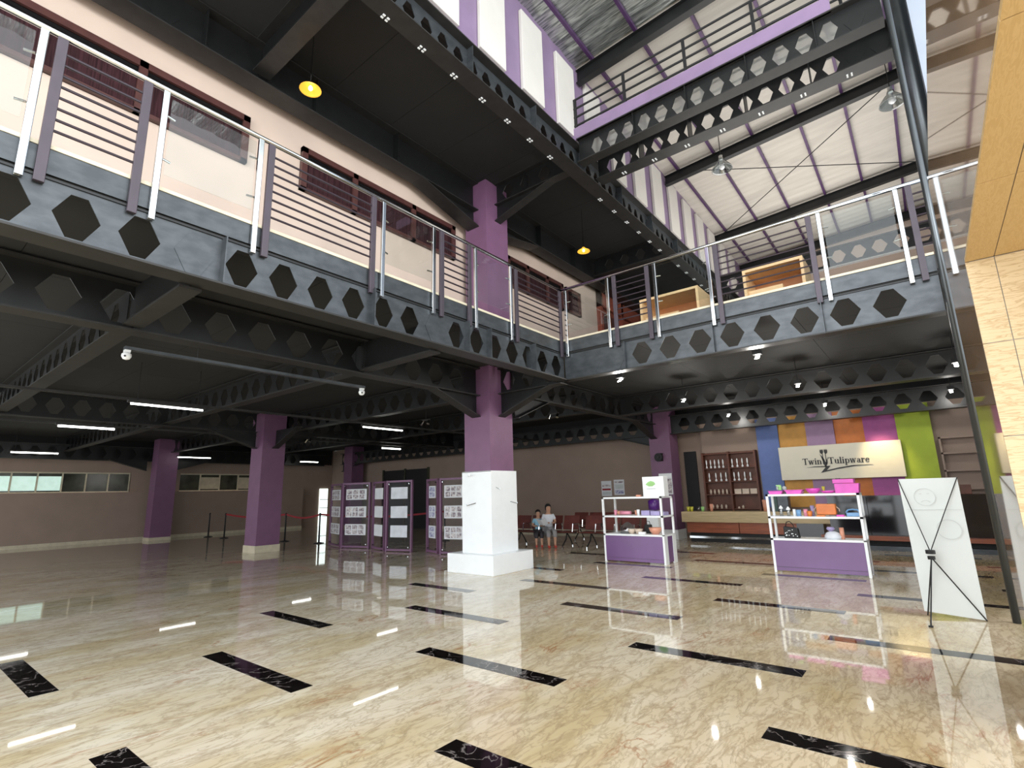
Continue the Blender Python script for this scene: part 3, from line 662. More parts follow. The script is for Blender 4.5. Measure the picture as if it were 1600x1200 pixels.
twin(-7.43, 11.1, 3.45, 'small twin spotlight right of the white-clad column'); twin(-10.2, 9.2, 3.4, 'small twin spotlight left of the white-clad column'); twin(-15.1, 8.75, 3.3, 'small twin spotlight right of the tall left purple column')
ro = ['front', 'middle', 'back']; co = ['left', 'centre', 'right']
for j, y in enumerate((8.66, 11.85, 15.3)):
    for i, x in enumerate((-4.27, -1.88, .62)):
        if (j == 0 and i == 2): continue
        yy = y
        t = thing('ceiling_spotlight', 'lit spotlight under the rear gallery, %s row, %s column' % (ro[j], co[i]), 'lamp', (x, yy, 3.48), group='spotlights under the rear gallery')
        B().box(x - .06, x + .06, yy - .06, yy + .06, 3.54, 3.62).build('housing', 'blackm', t); B().cyl((x, yy, 3.62), (x, yy, 4.1), .008, n=6).build('hanger', 'blackm', t)
        B().prism([(-.028, 0), (.028, 0), (.028, .15), (-.028, .15)], (x, yy - .07, 3.46), (1, 0, 0), (0, .8, .45), (0, -.005, .01)).build('lamp_face', 'lamp', t)
l = bpy.data.lights.new('sign_spot', 'SPOT'); l.energy = 60; l.color = (1, .78, .42); l.spot_size = 1.15; l.spot_blend = .8; l.shadow_soft_size = .1
o = bpy.data.objects.new('sign_spot', l); C.objects.link(o); o.location = (-.95, 15.85, 3.1); o.rotation_euler = (Vector((-.9, 16.5, 2.1)) - o.location).to_track_quat('-Z', 'Y').to_euler()
for x, y, e in ((-4.27, 8.66, 22), (-1.88, 8.66, 22), (-4.27, 11.85, 28), (-1.88, 11.85, 28), (.62, 11.85, 14), (-4.27, 15.3, 16), (-1.88, 15.3, 9), (.62, 15.3, 10)):
    l = bpy.data.lights.new('spot_light', 'POINT'); l.energy = e; l.shadow_soft_size = .04; l.color = (1, .96, .9)
    o = bpy.data.objects.new('spot_light', l); C.objects.link(o); o.location = (x, y - .03, 3.42)

# ---------------------------------------------------------------- coloured wall panels and sign
YS = 16.75
sw = 16.5 / 16.0
def zs(z): return 1.5 + (z - 1.5) * sw
for a, b_, m_, cn, dpt in ((-3.80, -3.23, 'pblue', 'blue', .12), (-3.23, -2.53, 'pamb', 'amber', .06), (-2.53, -1.865, 'plil', 'lilac', .14), (-1.865, -1.205, 'pora', 'glossy orange', .05), (-1.205, -.523, 'pmag', 'magenta', .14), (-.523, .163, 'plim', 'lime green', .18)):
    b = B().box(a * sw, b_ * sw, YS - dpt, YS - .001, .9, 3.46)
    single(b, 'colour_panel', m_, 'tall %s wall panel behind the sign and counter' % cn, 'panel', 'coloured panels behind the sign')
sg = thing('shop_sign', 'cream sign board reading Twin Tulipware with two black tulips', 'sign', (-1.9, 16.5, zs(1.64)))
B().box(-3.24 * sw, -.48 * sw, 16.44, 16.52, zs(1.64), zs(2.535)).build('board', 'signb', sg, bevel=.01)
# serif lettering built from strokes
def letter(ch):
    T = .17; t_ = .07   # thick, thin
    def v(x, y0, y1, w_=T): return [(x - w_ / 2, y0), (x + w_ / 2, y0), (x + w_ / 2, y1), (x - w_ / 2, y1)]
    def h(x0, x1, y, w_=t_): return [(x0, y - w_ / 2), (x1, y - w_ / 2), (x1, y + w_ / 2), (x0, y + w_ / 2)]
    def d(x0, y0, x1, y1, w_): return [(x0 - w_ / 2, y0), (x0 + w_ / 2, y0), (x1 + w_ / 2, y1), (x1 - w_ / 2, y1)]
    def bowl(cx, cy, rx, ry, a0, a1, n=10, w_=.13):
        out = []
        for i in range(n):
            q0 = math.radians(a0 + (a1 - a0) * i / n); q1 = math.radians(a0 + (a1 - a0) * (i + 1) / n)
            k0 = w_ * (.35 + .65 * abs(math.cos(q0))); k1 = w_ * (.35 + .65 * abs(math.cos(q1)))
            out.append([(cx + rx * math.cos(q0), cy + ry * math.sin(q0)), (cx + rx * math.cos(q1), cy + ry * math.sin(q1)),
                        (cx + (rx - k1) * math.cos(q1), cy + (ry - k1) * math.sin(q1)), (cx + (rx - k0) * math.cos(q0), cy + (ry - k0) * math.sin(q0))])
        return out
    if ch == 'T': return .82, [v(.4, 0, 1), h(.02, .78, .96, .09), v(.05, .78, .98, .06), v(.75, .78, .98, .06), h(.24, .56, .03)]
    if ch == 'w': return .86, [d(.24, 0, .1, .66, .15), d(.24, 0, .42, .66, .07), d(.56, 0, .42, .66, .15), d(.56, 0, .74, .66, .07), h(0, .22, .64), h(.32, .5, .64), h(.64, .84, .64)]
    if ch == 'i': return .36, [v(.17, 0, .66), h(.02, .32, .03), h(.04, .2, .63)] + bowl(.17, .86, .1, .1, 0, 360, 8, .1)
    if ch == 'n': return .66, [v(.15, 0, .66), v(.5, 0, .5), h(.02, .28, .03), h(.38, .64, .03), h(.02, .2, .63)] + bowl(.37, .45, .21, .21, 0, 150, 6)
    if ch == 'u': return .68, [v(.15, .15, .66), v(.5, 0, .66), h(.02, .2, .63), h(.38, .55, .63), h(.5, .66, .03)] + bowl(.3, .22, .22, .22, 180, 320, 6)
    if ch == 'l': return .34, [v(.17, 0, 1), h(.02, .32, .03), h(.04, .2, .97)]
    if ch == 'p': return .68, [v(.16, -.3, .66), h(.02, .32, -.28), h(.02, .2, .63)] + bowl(.34, .33, .29, .33, -140, 140, 12, .15)
    if ch == 'a': return .6, [v(.42, .05, .45, .15), h(.42, .58, .04)] + bowl(.3, .45, .2, .2, 0, 170, 7, .12) + bowl(.25, .19, .2, .19, 60, 330, 9, .13)
    if ch == 'r': return .52, [v(.15, 0, .66), h(.02, .3, .03), h(.02, .2, .63)] + bowl(.4, .54, .1, .1, 0, 360, 8, .1) + [h(.2, .4, .58, .08)]
    if ch == 'e': return .58, [h(.1, .5, .38)] + bowl(.29, .33, .26, .33, 10, 320, 12, .14)
    return .3, []
def word(txt, x, z, size, parent, y=16.425):
    for ch in txt:
        adv, polys = letter(ch); b = B()
        for p in polys: b.prism(p, (x, y, z), (size, 0, 0), (0, 0, size), (0, .016, 0))
        b.build('letter', 'black_text', parent); x += adv * size
    return x
bx0, bz = -3.24 * sw + .58, zs(2.03)
word('Twin', bx0, bz, .172, sg); word('Tulipware', bx0 + .62, bz, .172, sg)
cx = bx0 + .54
def poly(pts, o, nm='emblem'): B().prism(pts, o, (1, 0, 0), (0, 0, 1), (0, .012, 0)).build(nm, 'black_text', sg)
for s in (-1, 1):
    hx = cx + s * .05
    poly([(-.035, .0), (-.042, .05), (-.03, .1), (-.012, .075), (0, .105), (.012, .075), (.03, .1), (.042, .05), (.035, 0), (0, -.03)], (hx, 16.425, bz + .30), 'tulip_head')
    poly([(-.008, 0), (.008, 0), (.008, -.32), (-.012, -.30)], (cx + s * .035, 16.425, bz + .30), 'tulip_stem')
poly([(-.02, -.1), (-.07, .12), (-.1, .22), (-.02, .1), (.02, -.02), (.07, .12), (.06, -.04), (.0, -.16)], (cx, 16.425, bz + .06), 'tulip_leaf')
poly([(-0.473, -0.052), (-0.258, -0.022), (0.120, -0.022), (0.017, -0.138), (0.301, -0.077), (0.645, -0.030), (1.075, -0.030), (0.688, -0.056), (0.258, -0.120), (-0.129, -0.202), (0.000, -0.052), (-0.258, -0.043)], (cx, 16.425, bz - .03), 'swoosh')

# ---------------------------------------------------------------- walnut cabinet with white wares
cb = thing('wall_cabinet', 'walnut display cabinet on the rear wall left of the blue panel', 'cabinet', (-4.85, 16.6, .8))
CX0, CX1, CZ0, CZ1 = -5.56, -3.98, zs(.83), zs(2.53)
B().box(CX0, CX1, 16.70, 16.74, CZ0, CZ1).build('back', 'cabinet', cb)
for x in (CX0, (CX0 + CX1) / 2 - .02, CX1 - .05): B().box(x, x + .05, 16.46, 16.70, CZ0, CZ1).build('upright', 'cabinet', cb)
sh = [CZ0, CZ0 + .06, zs(1.30), zs(1.67), zs(2.06), CZ1 - .05]
for z in sh[1:]: B().box(CX0 + .05, CX1 - .05, 16.48, 16.70, z - .02, z).build('shelf_board', 'cabinet', cb)
ORD = ['first', 'second', 'third', 'fourth', 'fifth', 'sixth', 'seventh', 'eighth', 'ninth']
def ware(x, z, h, kind, i):
    b = B()
    if kind == 'spoon': b.lathe([(.012, 0), (.032, .015), (.034, .05), (.012, .075), (.01, .1), (.024, .16), (.02, .23), (.006, h)], (x, 16.57, z), n=8)
    else: b.lathe([(.03, 0), (.034, h * .7), (.02, h * .8), (.018, h)], (x, 16.57, z), n=8)
    return b
rows = [(zs(2.06), [(-5.45 + .125 * i, .27) for i in range(5)] + [(-4.68 + .145 * i, .27) for i in range(4)], 'spoon', 'slim white pourer on the top shelf of the walnut cabinet', 'white pourers on the top cabinet shelf'),
        (zs(1.67), [(-5.40, .27), (-5.2, .27), (-5.05, .27), (-4.9, .27), (-4.66, .27), (-4.53, .27), (-4.36, .27), (-4.2, .25)], 'spoon', 'slim white pourer on the second shelf of the walnut cabinet', 'white pourers on the second cabinet shelf'),
        (zs(1.30), [(-5.40 + .12 * i, .15) for i in range(6)], 'jar', 'small pale jar on the third shelf of the walnut cabinet', 'pale jars on the third cabinet shelf'),
        (CZ0 + .06, [(-5.38 + .13 * i, .12) for i in range(4)] + [(-4.62, .06), (-4.5, .1)], 'jar', 'small pale jar on the lowest shelf of the walnut cabinet', 'pale jars on the lowest cabinet shelf')]
for z, pts, kd, lab, grp in rows:
    for i, (x, h) in enumerate(pts):
        single(ware(x, z, h, kd, i), 'pourer' if kd == 'spoon' else 'jar', 'white' if kd == 'spoon' else 'beige', lab.replace(' the ', ', %s from the left on the ' % ORD[i], 1).replace(' on,', ','), 'bottle' if kd == 'spoon' else 'jar', grp, smooth=True)
for i in range(3):
    single(B().box(-4.68 + .22 * i, -4.49 + .22 * i, 16.5, 16.62, zs(1.30), zs(1.30) + .15), 'boxed_set', 'beige', 'pale boxed set on the third cabinet shelf, %s of three' % ['first', 'second', 'third'][i], 'box', 'pale boxed sets on the cabinet shelf', bevel=.004)

# ---------------------------------------------------------------- counters
t = thing('reception_counter', 'oak-topped counter with a mahogany front before the walnut cabinet', 'counter', (-4.0, 15.3, 0))
B().box(-5.85, -2.12, 15.15, 15.75, .55, .84).build('top_band', 'counterwood', t, bevel=.004)
for a, b_ in ((-5.75, -4.32), (-4.30, -2.9)): B().box(a, b_, 15.25, 15.7, .26, .55).build('front_panel', 'redwood', t)
B().box(-2.9, -2.3, 15.25, 15.7, .22, .55).build('dark_panel', 'blackgloss', t)
B().box(-5.7, -2.3, 15.35, 15.7, 0, .26).build('plinth', 'blackm', t); B().box(-5.72, -2.3, 15.32, 15.35, .10, .16).build('kick_rail', 'chrome', t)
t = thing('bar_counter', 'long black glossy counter with a brown foot ledge under the sign', 'counter', (-.5, 15.0, 0))
for a, b_ in ((-2.1, -1.3), (-1.29, -.5), (-.49, .3), (.31, 1.2)): B().box(a, b_, 14.95, 15.0, .32, 1.18).build('front_panel', 'blackgloss', t)
B().box(-2.12, 1.2, 14.92, 15.5, 1.18, 1.22).build('counter_top', 'blackgloss', t); B().box(-2.1, 1.2, 15.0, 15.4, .1, 1.18).build('body', 'blackm', t)
B().box(-2.3, 1.2, 14.75, 15.0, .22, .32).build('foot_ledge', 'redwood', t); B().box(-2.3, 1.2, 14.8, 15.0, 0, .1).build('kick_rail', 'silver', t)
t = thing('wall_shelving', 'mauve square shelving frame on the rear wall right of the lime panel', 'shelf', (.8, 16.6, 1.3))
for z in (1.32, 1.75, 2.17, 2.55): B().box(.25, 1.22, 16.55, 16.74, z - .02, z + .02).build('shelf_board', 'cream_dim', t)
for x in (.25, 1.2): B().box(x, x + .04, 16.55, 16.74, 1.3, 2.57).build('upright', 'cream_dim', t)
single(B().box(.44, .62, 15.1, 15.3, 1.22, 1.42), 'box', 'cabinet', 'small brown box standing on the black counter', 'box', bevel=.005)

def cup(x, y, z, r, h, m_, lab, cat='cup', name='cup', grp=None, taper=.75, y_=0):
    return single(B().lathe([(r * taper, 0), (r, h), (r * .88, h), (r * taper * .85, .01)], (x, y, z), n=16), name, m_, lab, cat, grp, smooth=True)
def bowl(x, y, z, r, h, m_, lab, grp=None):
    return single(B().lathe([(r * .5, 0), (r * .85, h * .45), (r, h), (r * .95, h), (r * .8, h * .5), (r * .45, .01)], (x, y, z), n=20), 'bowl', m_, lab, 'bowl', grp, smooth=True)
for x, m_, lab in ((-5.72, 'yellow', 'yellow cup at the left end of the oak counter'), (-5.62, 'yellow', 'second yellow cup, beside the one at the counter end'), (-5.42, 'clearp', 'clear cup between the yellow and green cups on the oak counter'), (-5.3, 'green', 'green cup on the oak counter'), (-5.05, 'peach', 'tall peach cup on the oak counter')):
    cup(x, 15.4, .84, .05, .13 if m_ != 'peach' else .2, m_, lab)
cup(-3.62, 15.4, .84, .07, .3, 'peach', 'peach jug on the oak counter left of the green dispenser', 'jug', 'jug')
cup(-3.42, 15.4, .84, .05, .28, 'blue', 'pale blue bottle beside the green dispenser', 'bottle', 'bottle', taper=1)
t = thing('drink_dispenser', 'grey drink dispenser with a dark green lid on the oak counter', 'dispenser', (-3.15, 15.4, .84))
B().box(-3.3, -3.02, 15.28, 15.55, .84, 1.25).build('body', 'silver', t, bevel=.02); B().box(-3.42, -2.95, 15.25, 15.6, 1.25, 1.36).build('lid', 'dkgreen', t, bevel=.02)
B().box(-3.42, -3.3, 15.3, 15.55, .84, 1.25).build('side_tank', 'dkgreen', t)
for i, x in enumerate((-3.25, -3.1)): single(B().lathe([(.02, 0), (.05, .05), (.055, .1), (.02, .13)], (x, 15.42, 1.36), n=10), 'ornament', 'white', 'small white flower ornament on the green dispenser lid, %s one' % ('first' if i == 0 else 'second'), 'ornament', smooth=True)

# things on the rear wall
def poster(x0, x1, z0, z1, y, lab, m_='paper', extra=None):
    t = thing('poster', lab, 'poster', ((x0 + x1) / 2, y, z0)); B().box(x0, x1, y - .012, y, z0, z1).build('sheet', m_, t)
    for (a, b_, c, d, mm) in extra or (): B().box(x0 + (x1 - x0) * a, x0 + (x1 - x0) * b_, y - .016, y - .012, z0 + (z1 - z0) * c, z0 + (z1 - z0) * d).build('print_block', mm, t)
poster(-9.36, -8.96, 1.30, 1.83, 16.88, 'wall calendar sheet with a red band left of its twin', extra=((.08, .92, .38, .5, 'belt'), (.1, .9, .62, .75, 'photo_b'), (.1, .9, .1, .3, 'faint')))
poster(-8.86, -8.46, 1.33, 1.86, 16.88, 'wall calendar sheet with grey print right of the red-banded one', extra=((.08, .92, .78, .9, 'photo_b'), (.1, .9, .4, .7, 'faint'), (.1, .9, .08, .32, 'photo_a')))
poster(-6.68, -6.26, 1.33, 1.97, 15.72, 'picture board with people hanging on the rear purple column', extra=((.03, .97, .8, .97, 'white'), (.05, .95, .05, .74, 'photo_b')))
t = thing('wall_fan', 'small black wall fan on the rear purple column', 'fan', (-6.6, 15.6, 2.3))
B().box(-6.7, -6.5, 15.70, 15.75, 2.35, 2.6).build('bracket', 'blackm', t); B().cyl((-6.6, 15.6, 2.47), (-6.6, 15.69, 2.47), .13, n=16).build('cage', 'blackm', t)
B().cyl((-6.6, 15.57, 2.47), (-6.6, 15.61, 2.47), .04, n=12).build('hub', 'flange', t)

# ---------------------------------------------------------------- display shelves
def shelf_unit(lab, x0, x1, y0, y1, ztop=1.35, zm=.96, zl=.58):
    t = thing('display_shelf', lab, 'shelf', ((x0 + x1) / 2, (y0 + y1) / 2, 0)); w_ = .04
    for x in (x0, x1 - w_):
        for y in (y0, y1 - w_): B().box(x, x + w_, y, y + w_, 0, ztop).build('post', 'white', t)
    dd = (y1 - y0) * .27
    for ya, yb in ((y0 - .001, y0 + dd), (y1 - dd, y1 + .001)): B().box(x1 - w_ - .001, x1 + .001, ya, yb, 0, .56).build('side_plate', 'white', t)
    for z, nm in ((ztop, 'top_board'), (zm, 'middle_board'), (zl, 'lower_board')): B().box(x0, x1, y0, y1, z - .035, z).build(nm, 'white', t)
    B().box(x0 + w_, x1 - w_, y0 + .01, y0 + .03, .03, zl - .035).build('front_panel', 'shelfpurple', t)
    B().box(x1 - .03, x1 - .01, y0 + dd, y1 - dd, .03, zl - .035).build('side_panel', 'shelfpurple', t)
    B().box(x0 + w_, x1 - w_, y0 + .005, y0 + .012, .09, .095).build('groove', 'postpurple', t)
    return t
shelf_unit('white display shelf with a purple base panel beside the benches', -5.80, -4.42, 10.42, 11.02)
shelf_unit('white display shelf with a purple base panel in front of the black counter', -2.45, -1.0, 10.52, 10.95)
def sb(x0, x1, y0, y1, z0, z1, m_, lab, cat='box', name='box', bev=.008, grp=None): return single(B().box(x0, x1, y0, y1, z0, z1), name, m_, lab, cat, grp, bevel=bev)
# wares on the first shelf
t = thing('sign_box', 'white box sign with a green leaf emblem on top of the shelf by the benches', 'sign', (-4.62, 10.6, 1.35))
B().box(-4.85, -4.38, 10.52, 10.75, 1.35, 1.76).build('box', 'white', t, bevel=.005)
B().prism([(-.12, 0), (-.06, .05), (0, .07), (.07, .05), (.1, .0), (.03, -.04), (-.05, -.04)], (-4.66, 10.515, 1.60), (1, 0, 0), (0, 0, 1), (0, .004, 0)).build('leaf_emblem', 'green', t)
B().box(-4.76, -4.56, 10.515, 10.52, 1.50, 1.515).build('caption_line', 'faint', t)
sb(-5.06, -4.95, 10.6, 10.66, 1.35, 1.39, 'peach', 'tiny peach dish left of the leaf box sign', 'dish', 'dish')
t = thing('bottle', 'pink bottle lying on the middle board of the first shelf', 'bottle', (-5.4, 10.7, .96))
B().cyl((-5.5, 10.7, 1.01), (-5.25, 10.7, 1.01), .045, .035, 14).build('body', 'pink', t, smooth=True); B().cyl((-5.56, 10.7, 1.01), (-5.5, 10.7, 1.01), .04, .045, 14).build('cap', 'peach', t)
cup(-5.62, 10.7, .96, .04, .11, 'pink', 'pink cup left of the lying pink bottle')
cup(-5.13, 10.72, .96, .04, .1, 'peach', 'peach cup in the middle of the first shelf')
cup(-5.04, 10.62, .96, .035, .12, 'white', 'white cup beside the peach cup on the first shelf')
for i, (a, b_, h) in enumerate(((-4.97, -4.78, .1), (-4.76, -4.56, .09), (-4.54, -4.46, .07))): sb(a, b_, 10.6, 10.85, .96, .96 + h, 'lav', ['largest lavender food box on the first shelf', 'lavender food box right of the largest one', 'smallest lavender box at the shelf end'][i])
single(B().lathe([(.17, 0), (.165, .08), (.12, .17), (.04, .22), (.02, .23)], (-5.36, 10.72, .58), n=20), 'food_cover', 'clearp', 'clear domed food cover on the lower board of the first shelf', 'cover', smooth=True)
for i, x in enumerate((-5.22, -5.06)): bowl(x, 10.62, .58, .09, .1, 'beige', 'beige bowl in front of the clear dome, %s one' % ('left' if i == 0 else 'right'))
t = thing('handbag', 'small black handbag between bowls on the first shelf', 'bag', (-4.92, 10.8, .58))
B().prism([(-.1, 0), (.1, 0), (.07, .18), (-.07, .18)], (-4.92, 10.76, .58), (1, 0, 0), (0, 0, 1), (0, .08, 0)).build('body', 'blackm', t, bevel=.01); B().path([(-4.97, 10.8, .75), (-4.95, 10.8, .83), (-4.89, 10.8, .83), (-4.87, 10.8, .75)], .006).build('handle', 'blackm', t)
bowl(-4.7, 10.66, .58, .14, .13, 'peach', 'large peach bowl at the right of the first shelf')
sb(-5.0, -4.86, 10.46, 10.55, .58, .63, 'white', 'flat white box in front of the black handbag')
t = thing('water_dispenser', 'white water dispenser with a deep purple bottle behind the first shelf', 'dispenser', (-5.55, 12.6, 0))
B().box(-5.7, -5.4, 12.45, 12.75, 0, .98).build('body', 'white', t, bevel=.01); B().lathe([(.10, 0), (.135, .04), (.135, .24), (.05, .28)], (-5.55, 12.6, .98), n=16).build('bottle', 'deeppurple', t, smooth=True)
# wares on the second shelf (top)
X2 = lambda px: -2.45 + (px - 1196) * .0099
def tray(x0, x1, y0, y1, z0, z1, m_, lab, rim=None):
    t = thing('tray', lab, 'tray', ((x0 + x1) / 2, (y0 + y1) / 2, z0))
    cx_, hw_ = (x0 + x1) / 2, (x1 - x0) / 2
    B().prism([(-hw_ * .8, 0), (hw_ * .8, 0), (hw_, z1 - z0), (-hw_, z1 - z0)], (cx_, y0, z0), (1, 0, 0), (0, 0, 1), (0, y1 - y0, 0)).build('body', m_, t, bevel=.006)
    B().box(x0 - .01, x1 + .01, y0 - .01, y1 + .01, z1, z1 + .012).build('rim', rim or m_, t); return t
tray(X2(1200), X2(1225), 10.55, 10.8, 1.35, 1.41, 'pinkb', 'pink tray at the left end of the second shelf top', 'deeppurple')
tray(X2(1229), X2(1257), 10.55, 10.8, 1.35, 1.41, 'pinkb', 'pink tray second from the left on the shelf top')
bowl(X2(1273), 10.66, 1.35, .12, .09, 'pinkb', 'bright pink bowl in the middle of the shelf top')
bowl(X2(1296), 10.68, 1.35, .12, .045, 'pinkb', 'shallow pink dish beside the large pink box')
t = thing('storage_box', 'large bright pink storage box with a lid on the second shelf', 'box', (X2(1325), 10.7, 1.35))
cx_ = X2(1325)
B().prism([(-.17, 0), (.17, 0), (.19, .16), (-.17, .16)], (cx_, 10.56, 1.35), (1, 0, 0), (0, 0, 1), (0, .26, 0)).build('body', 'pinkb', t, bevel=.006)
B().box(cx_ - .19, cx_ + .12, 10.56, 10.82, 1.515, 1.585).build('lid', 'pinkb', t, bevel=.006); B().box(cx_ - .15, cx_ - .09, 10.64, 10.74, 1.585, 1.60).build('lid_knob', 'blackm', t)
t = thing('pump_bottle', 'light green pump bottle on the left pink tray', 'bottle', (X2(1218), 10.72, 1.42))
B().cyl((X2(1218), 10.72, 1.422), (X2(1218), 10.72, 1.49), .03, n=12).build('body', 'green', t); B().box(X2(1218) - .06, X2(1218) + .02, 10.70, 10.74, 1.49, 1.515).build('spout', 'green', t)
cup(X2(1288), 10.76, 1.35, .025, .12, 'yellow', 'small yellow cup between the pink bowl and dish')
# middle board
for i, px in enumerate((1216, 1228)):
    t = thing('bottle', 'clear bottle with a white cone cap, %s on the second shelf' % ('tallest' if i == 0 else 'second'), 'bottle', (X2(px), 10.68, .96)); h = .13 if i == 0 else .11
    B().lathe([(.03, 0), (.03, h), (.02, h + .01)], (X2(px), 10.68, .96), n=14).build('body', 'clearp', t, smooth=True); B().lathe([(.036, 0), (.034, .015), (.008, .055)], (X2(px), 10.68, .96 + h), n=12).build('cap', 'white', t)
cup(X2(1238), 10.66, .96, .025, .12, 'white', 'small white bottle between clear bottles and blue cup', 'bottle', 'bottle', taper=1)
cup(X2(1245), 10.66, .96, .042, .11, 'blue', 'sky blue cup on the second shelf', taper=.9); cup(X2(1256), 10.68, .96, .035, .12, 'pink', 'pink cup on the second shelf', taper=.9)
cup(X2(1266), 10.76, .96, .035, .18, 'lav', 'tall lavender cup behind the orange cup', taper=.8); cup(X2(1263), 10.62, .96, .045, .09, 'orange', 'orange cup left of the ribbed orange box')
t = thing('ribbed_box', 'ribbed orange box with side handles on the second shelf', 'box', (X2(1289), 10.7, .96))
B().box(X2(1289) - .15, X2(1289) + .15, 10.62, 10.78, .985, 1.17).build('body', 'orange', t, bevel=.02)
for k in range(6): B().box(X2(1289) - .145, X2(1289) + .145, 10.612, 10.62, 1.0 + .027 * k, 1.012 + .027 * k).build('rib', 'orange', t)
for s in (-1, 1): B().path([(X2(1289) + s * .15, 10.7, 1.12), (X2(1289) + s * .19, 10.7, 1.08), (X2(1289) + s * .19, 10.7, 1.04)], .008).build('handle', 'beige', t)
sb(X2(1274), X2(1288), 10.54, 10.6, .96, .985, 'orange', 'flat orange case in front of the ribbed box', 'case', 'flat_case'); sb(X2(1304), X2(1316), 10.56, 10.66, .96, .99, 'pinkb', 'flat pink case right of the ribbed box', 'case', 'flat_case')
t = thing('basket', 'light blue basket with an arched handle at the right of the second shelf', 'basket', (X2(1328), 10.7, .96))
cx_ = X2(1328)
for a in ((cx_ - .1, cx_ + .1, 10.62, 10.63), (cx_ - .1, cx_ + .1, 10.77, 10.78)): B().box(*a, .96, 1.02).build('side', 'blue', t)
for a in ((cx_ - .1, cx_ - .09, 10.62, 10.78), (cx_ + .09, cx_ + .1, 10.62, 10.78)): B().box(*a, .96, 1.04).build('end', 'blue', t)
B().box(cx_ - .1, cx_ + .1, 10.62, 10.78, .96, .965).build('bottom', 'blue', t)
B().path([(cx_ - .095, 10.7, 1.03), (cx_ - .07, 10.7, 1.065), (cx_, 10.7, 1.075), (cx_ + .07, 10.7, 1.065), (cx_ + .095, 10.7, 1.03)], .014).build('handle', 'blue', t)
# lower board
t = thing('handbag', 'black handbag with white dots on the lower board of the second shelf', 'bag', (X2(1230), 10.68, .58))
cx_ = X2(1229)
B().prism([(-.12, 0), (.13, 0), (.11, .17), (-.12, .2)], (cx_, 10.62, .58), (1, 0, 0), (0, 0, 1), (0, .12, 0)).build('body', 'blackm', t, bevel=.015)
B().path([(cx_ - .09, 10.68, .77), (cx_ - .07, 10.68, .85), (cx_ - .02, 10.68, .865), (cx_ + .03, 10.68, .82), (cx_ + .05, 10.68, .76)], .008).build('handle', 'blackm', t)
for k in range(16): x = cx_ - .1 + .2 * random.random(); z = .61 + .12 * random.random(); B().cyl((x, 10.612, z), (x, 10.62, z), .008, n=6).build('dot', 'white', t)
t = thing('gift_bag', 'lavender and white tied gift bag on the lower board', 'bag', (X2(1293), 10.68, .58)); cx_ = X2(1293)
B().lathe([(.12, 0), (.13, .04), (.10, .10), (.04, .13)], (cx_, 10.68, .58), n=14).build('body', 'shirt', t, smooth=True); B().lathe([(.03, .13), (.07, .17), (.05, .2)], (cx_ - .02, 10.68, .58), n=10).build('tie', 'lav', t, smooth=True)
cup(X2(1307), 10.7, .58, .035, .19, 'peach', 'peach bottle right of the lavender gift bag', 'bottle', 'bottle', taper=1)

# ---------------------------------------------------------------- X-banner
t = thing('x_banner_stand', 'white banner stand seen from behind with a black cross frame', 'banner', (-.02, 7.7, 0))
B().add([(-.325, 7.72, 1.54), (.213, 7.74, 1.54), (.232, 7.90, .01), (-.30, 7.90, .05), (-.325, 7.728, 1.54), (.213, 7.748, 1.54), (.232, 7.908, .01), (-.30, 7.908, .05)],
        [(0, 1, 2, 3), (7, 6, 5, 4), (0, 4, 5, 1), (1, 5, 6, 2), (2, 6, 7, 3), (3, 7, 4, 0)]).build('banner_sheet', 'banner', t)
hub = Vector((-.143, 7.66, .69))
B().cyl(hub + Vector((0, 0, .02)), hub + Vector((0, 0, .06)), .045, n=16).build('hub', 'blackm', t); B().cyl(hub + Vector((0, 0, -.04)), hub + Vector((0, 0, -.005)), .035, n=16).build('lower_hub', 'blackm', t)
for q in ((-.325, 7.715, 1.54), (.213, 7.735, 1.54)): B().cyl(hub + Vector((0, 0, .04)), q, .0055, n=6).build('arm', 'blackm', t)
for q in ((-.276, 7.9, .01), (-.246, 7.32, .012), (.232, 7.88, .01)):
    lg = B().cyl(hub - Vector((0, 0, .02)), q, .007, n=6); lg.build('leg', 'blackm', t)
B().cyl((-.246, 7.32, 0), (-.246, 7.32, .015), .022, n=10).build('foot', 'blackm', t)
def ring(b, cx_, cz, r, y, w_=.006):
    n = 28
    for i in range(n):
        q0 = 2 * PI * i / n; q1 = 2 * PI * (i + 1) / n
        b.prism([(cx_ + r * math.cos(q0), cz + r * math.sin(q0)), (cx_ + r * math.cos(q1), cz + r * math.sin(q1)), (cx_ + (r - w_) * math.cos(q1), cz + (r - w_) * math.sin(q1)), (cx_ + (r - w_) * math.cos(q0), cz + (r - w_) * math.sin(q0))], (0, y, 0), (1, 0, 0), (0, -.1, 1), (0, -.002, 0))
    return b
ring(B(), -.105, 1.33, .10, 7.864).build('face_ring_print', 'faint', t)
for s in (-1, 1): B().prism([(-.105 + s * .035 - .012, 1.365), (-.105 + s * .035 + .012, 1.365), (-.105 + s * .035 + .012, 1.371), (-.105 + s * .035 - .012, 1.371)], (0, 7.864, 0), (1, 0, 0), (0, -.1, 1), (0, -.002, 0)).build('eye_print', 'faint', t)
b = B()
for i in range(8):
    q0 = math.radians(30 + 15 * i); q1 = math.radians(45 + 15 * i); b.prism([(-.105 + .05 * math.cos(q0), 1.25 + .045 * math.sin(q0)), (-.105 + .05 * math.cos(q1), 1.25 + .045 * math.sin(q1)), (-.105 + .044 * math.cos(q1), 1.25 + .039 * math.sin(q1)), (-.105 + .044 * math.cos(q0), 1.25 + .039 * math.sin(q0))], (0, 7.864, 0), (1, 0, 0), (0, -.1, 1), (0, -.002, 0))
b.build('sad_mouth_print', 'faint', t)
ring(B(), .06, .97, .11, 7.864).build('round_print', 'faint', t)
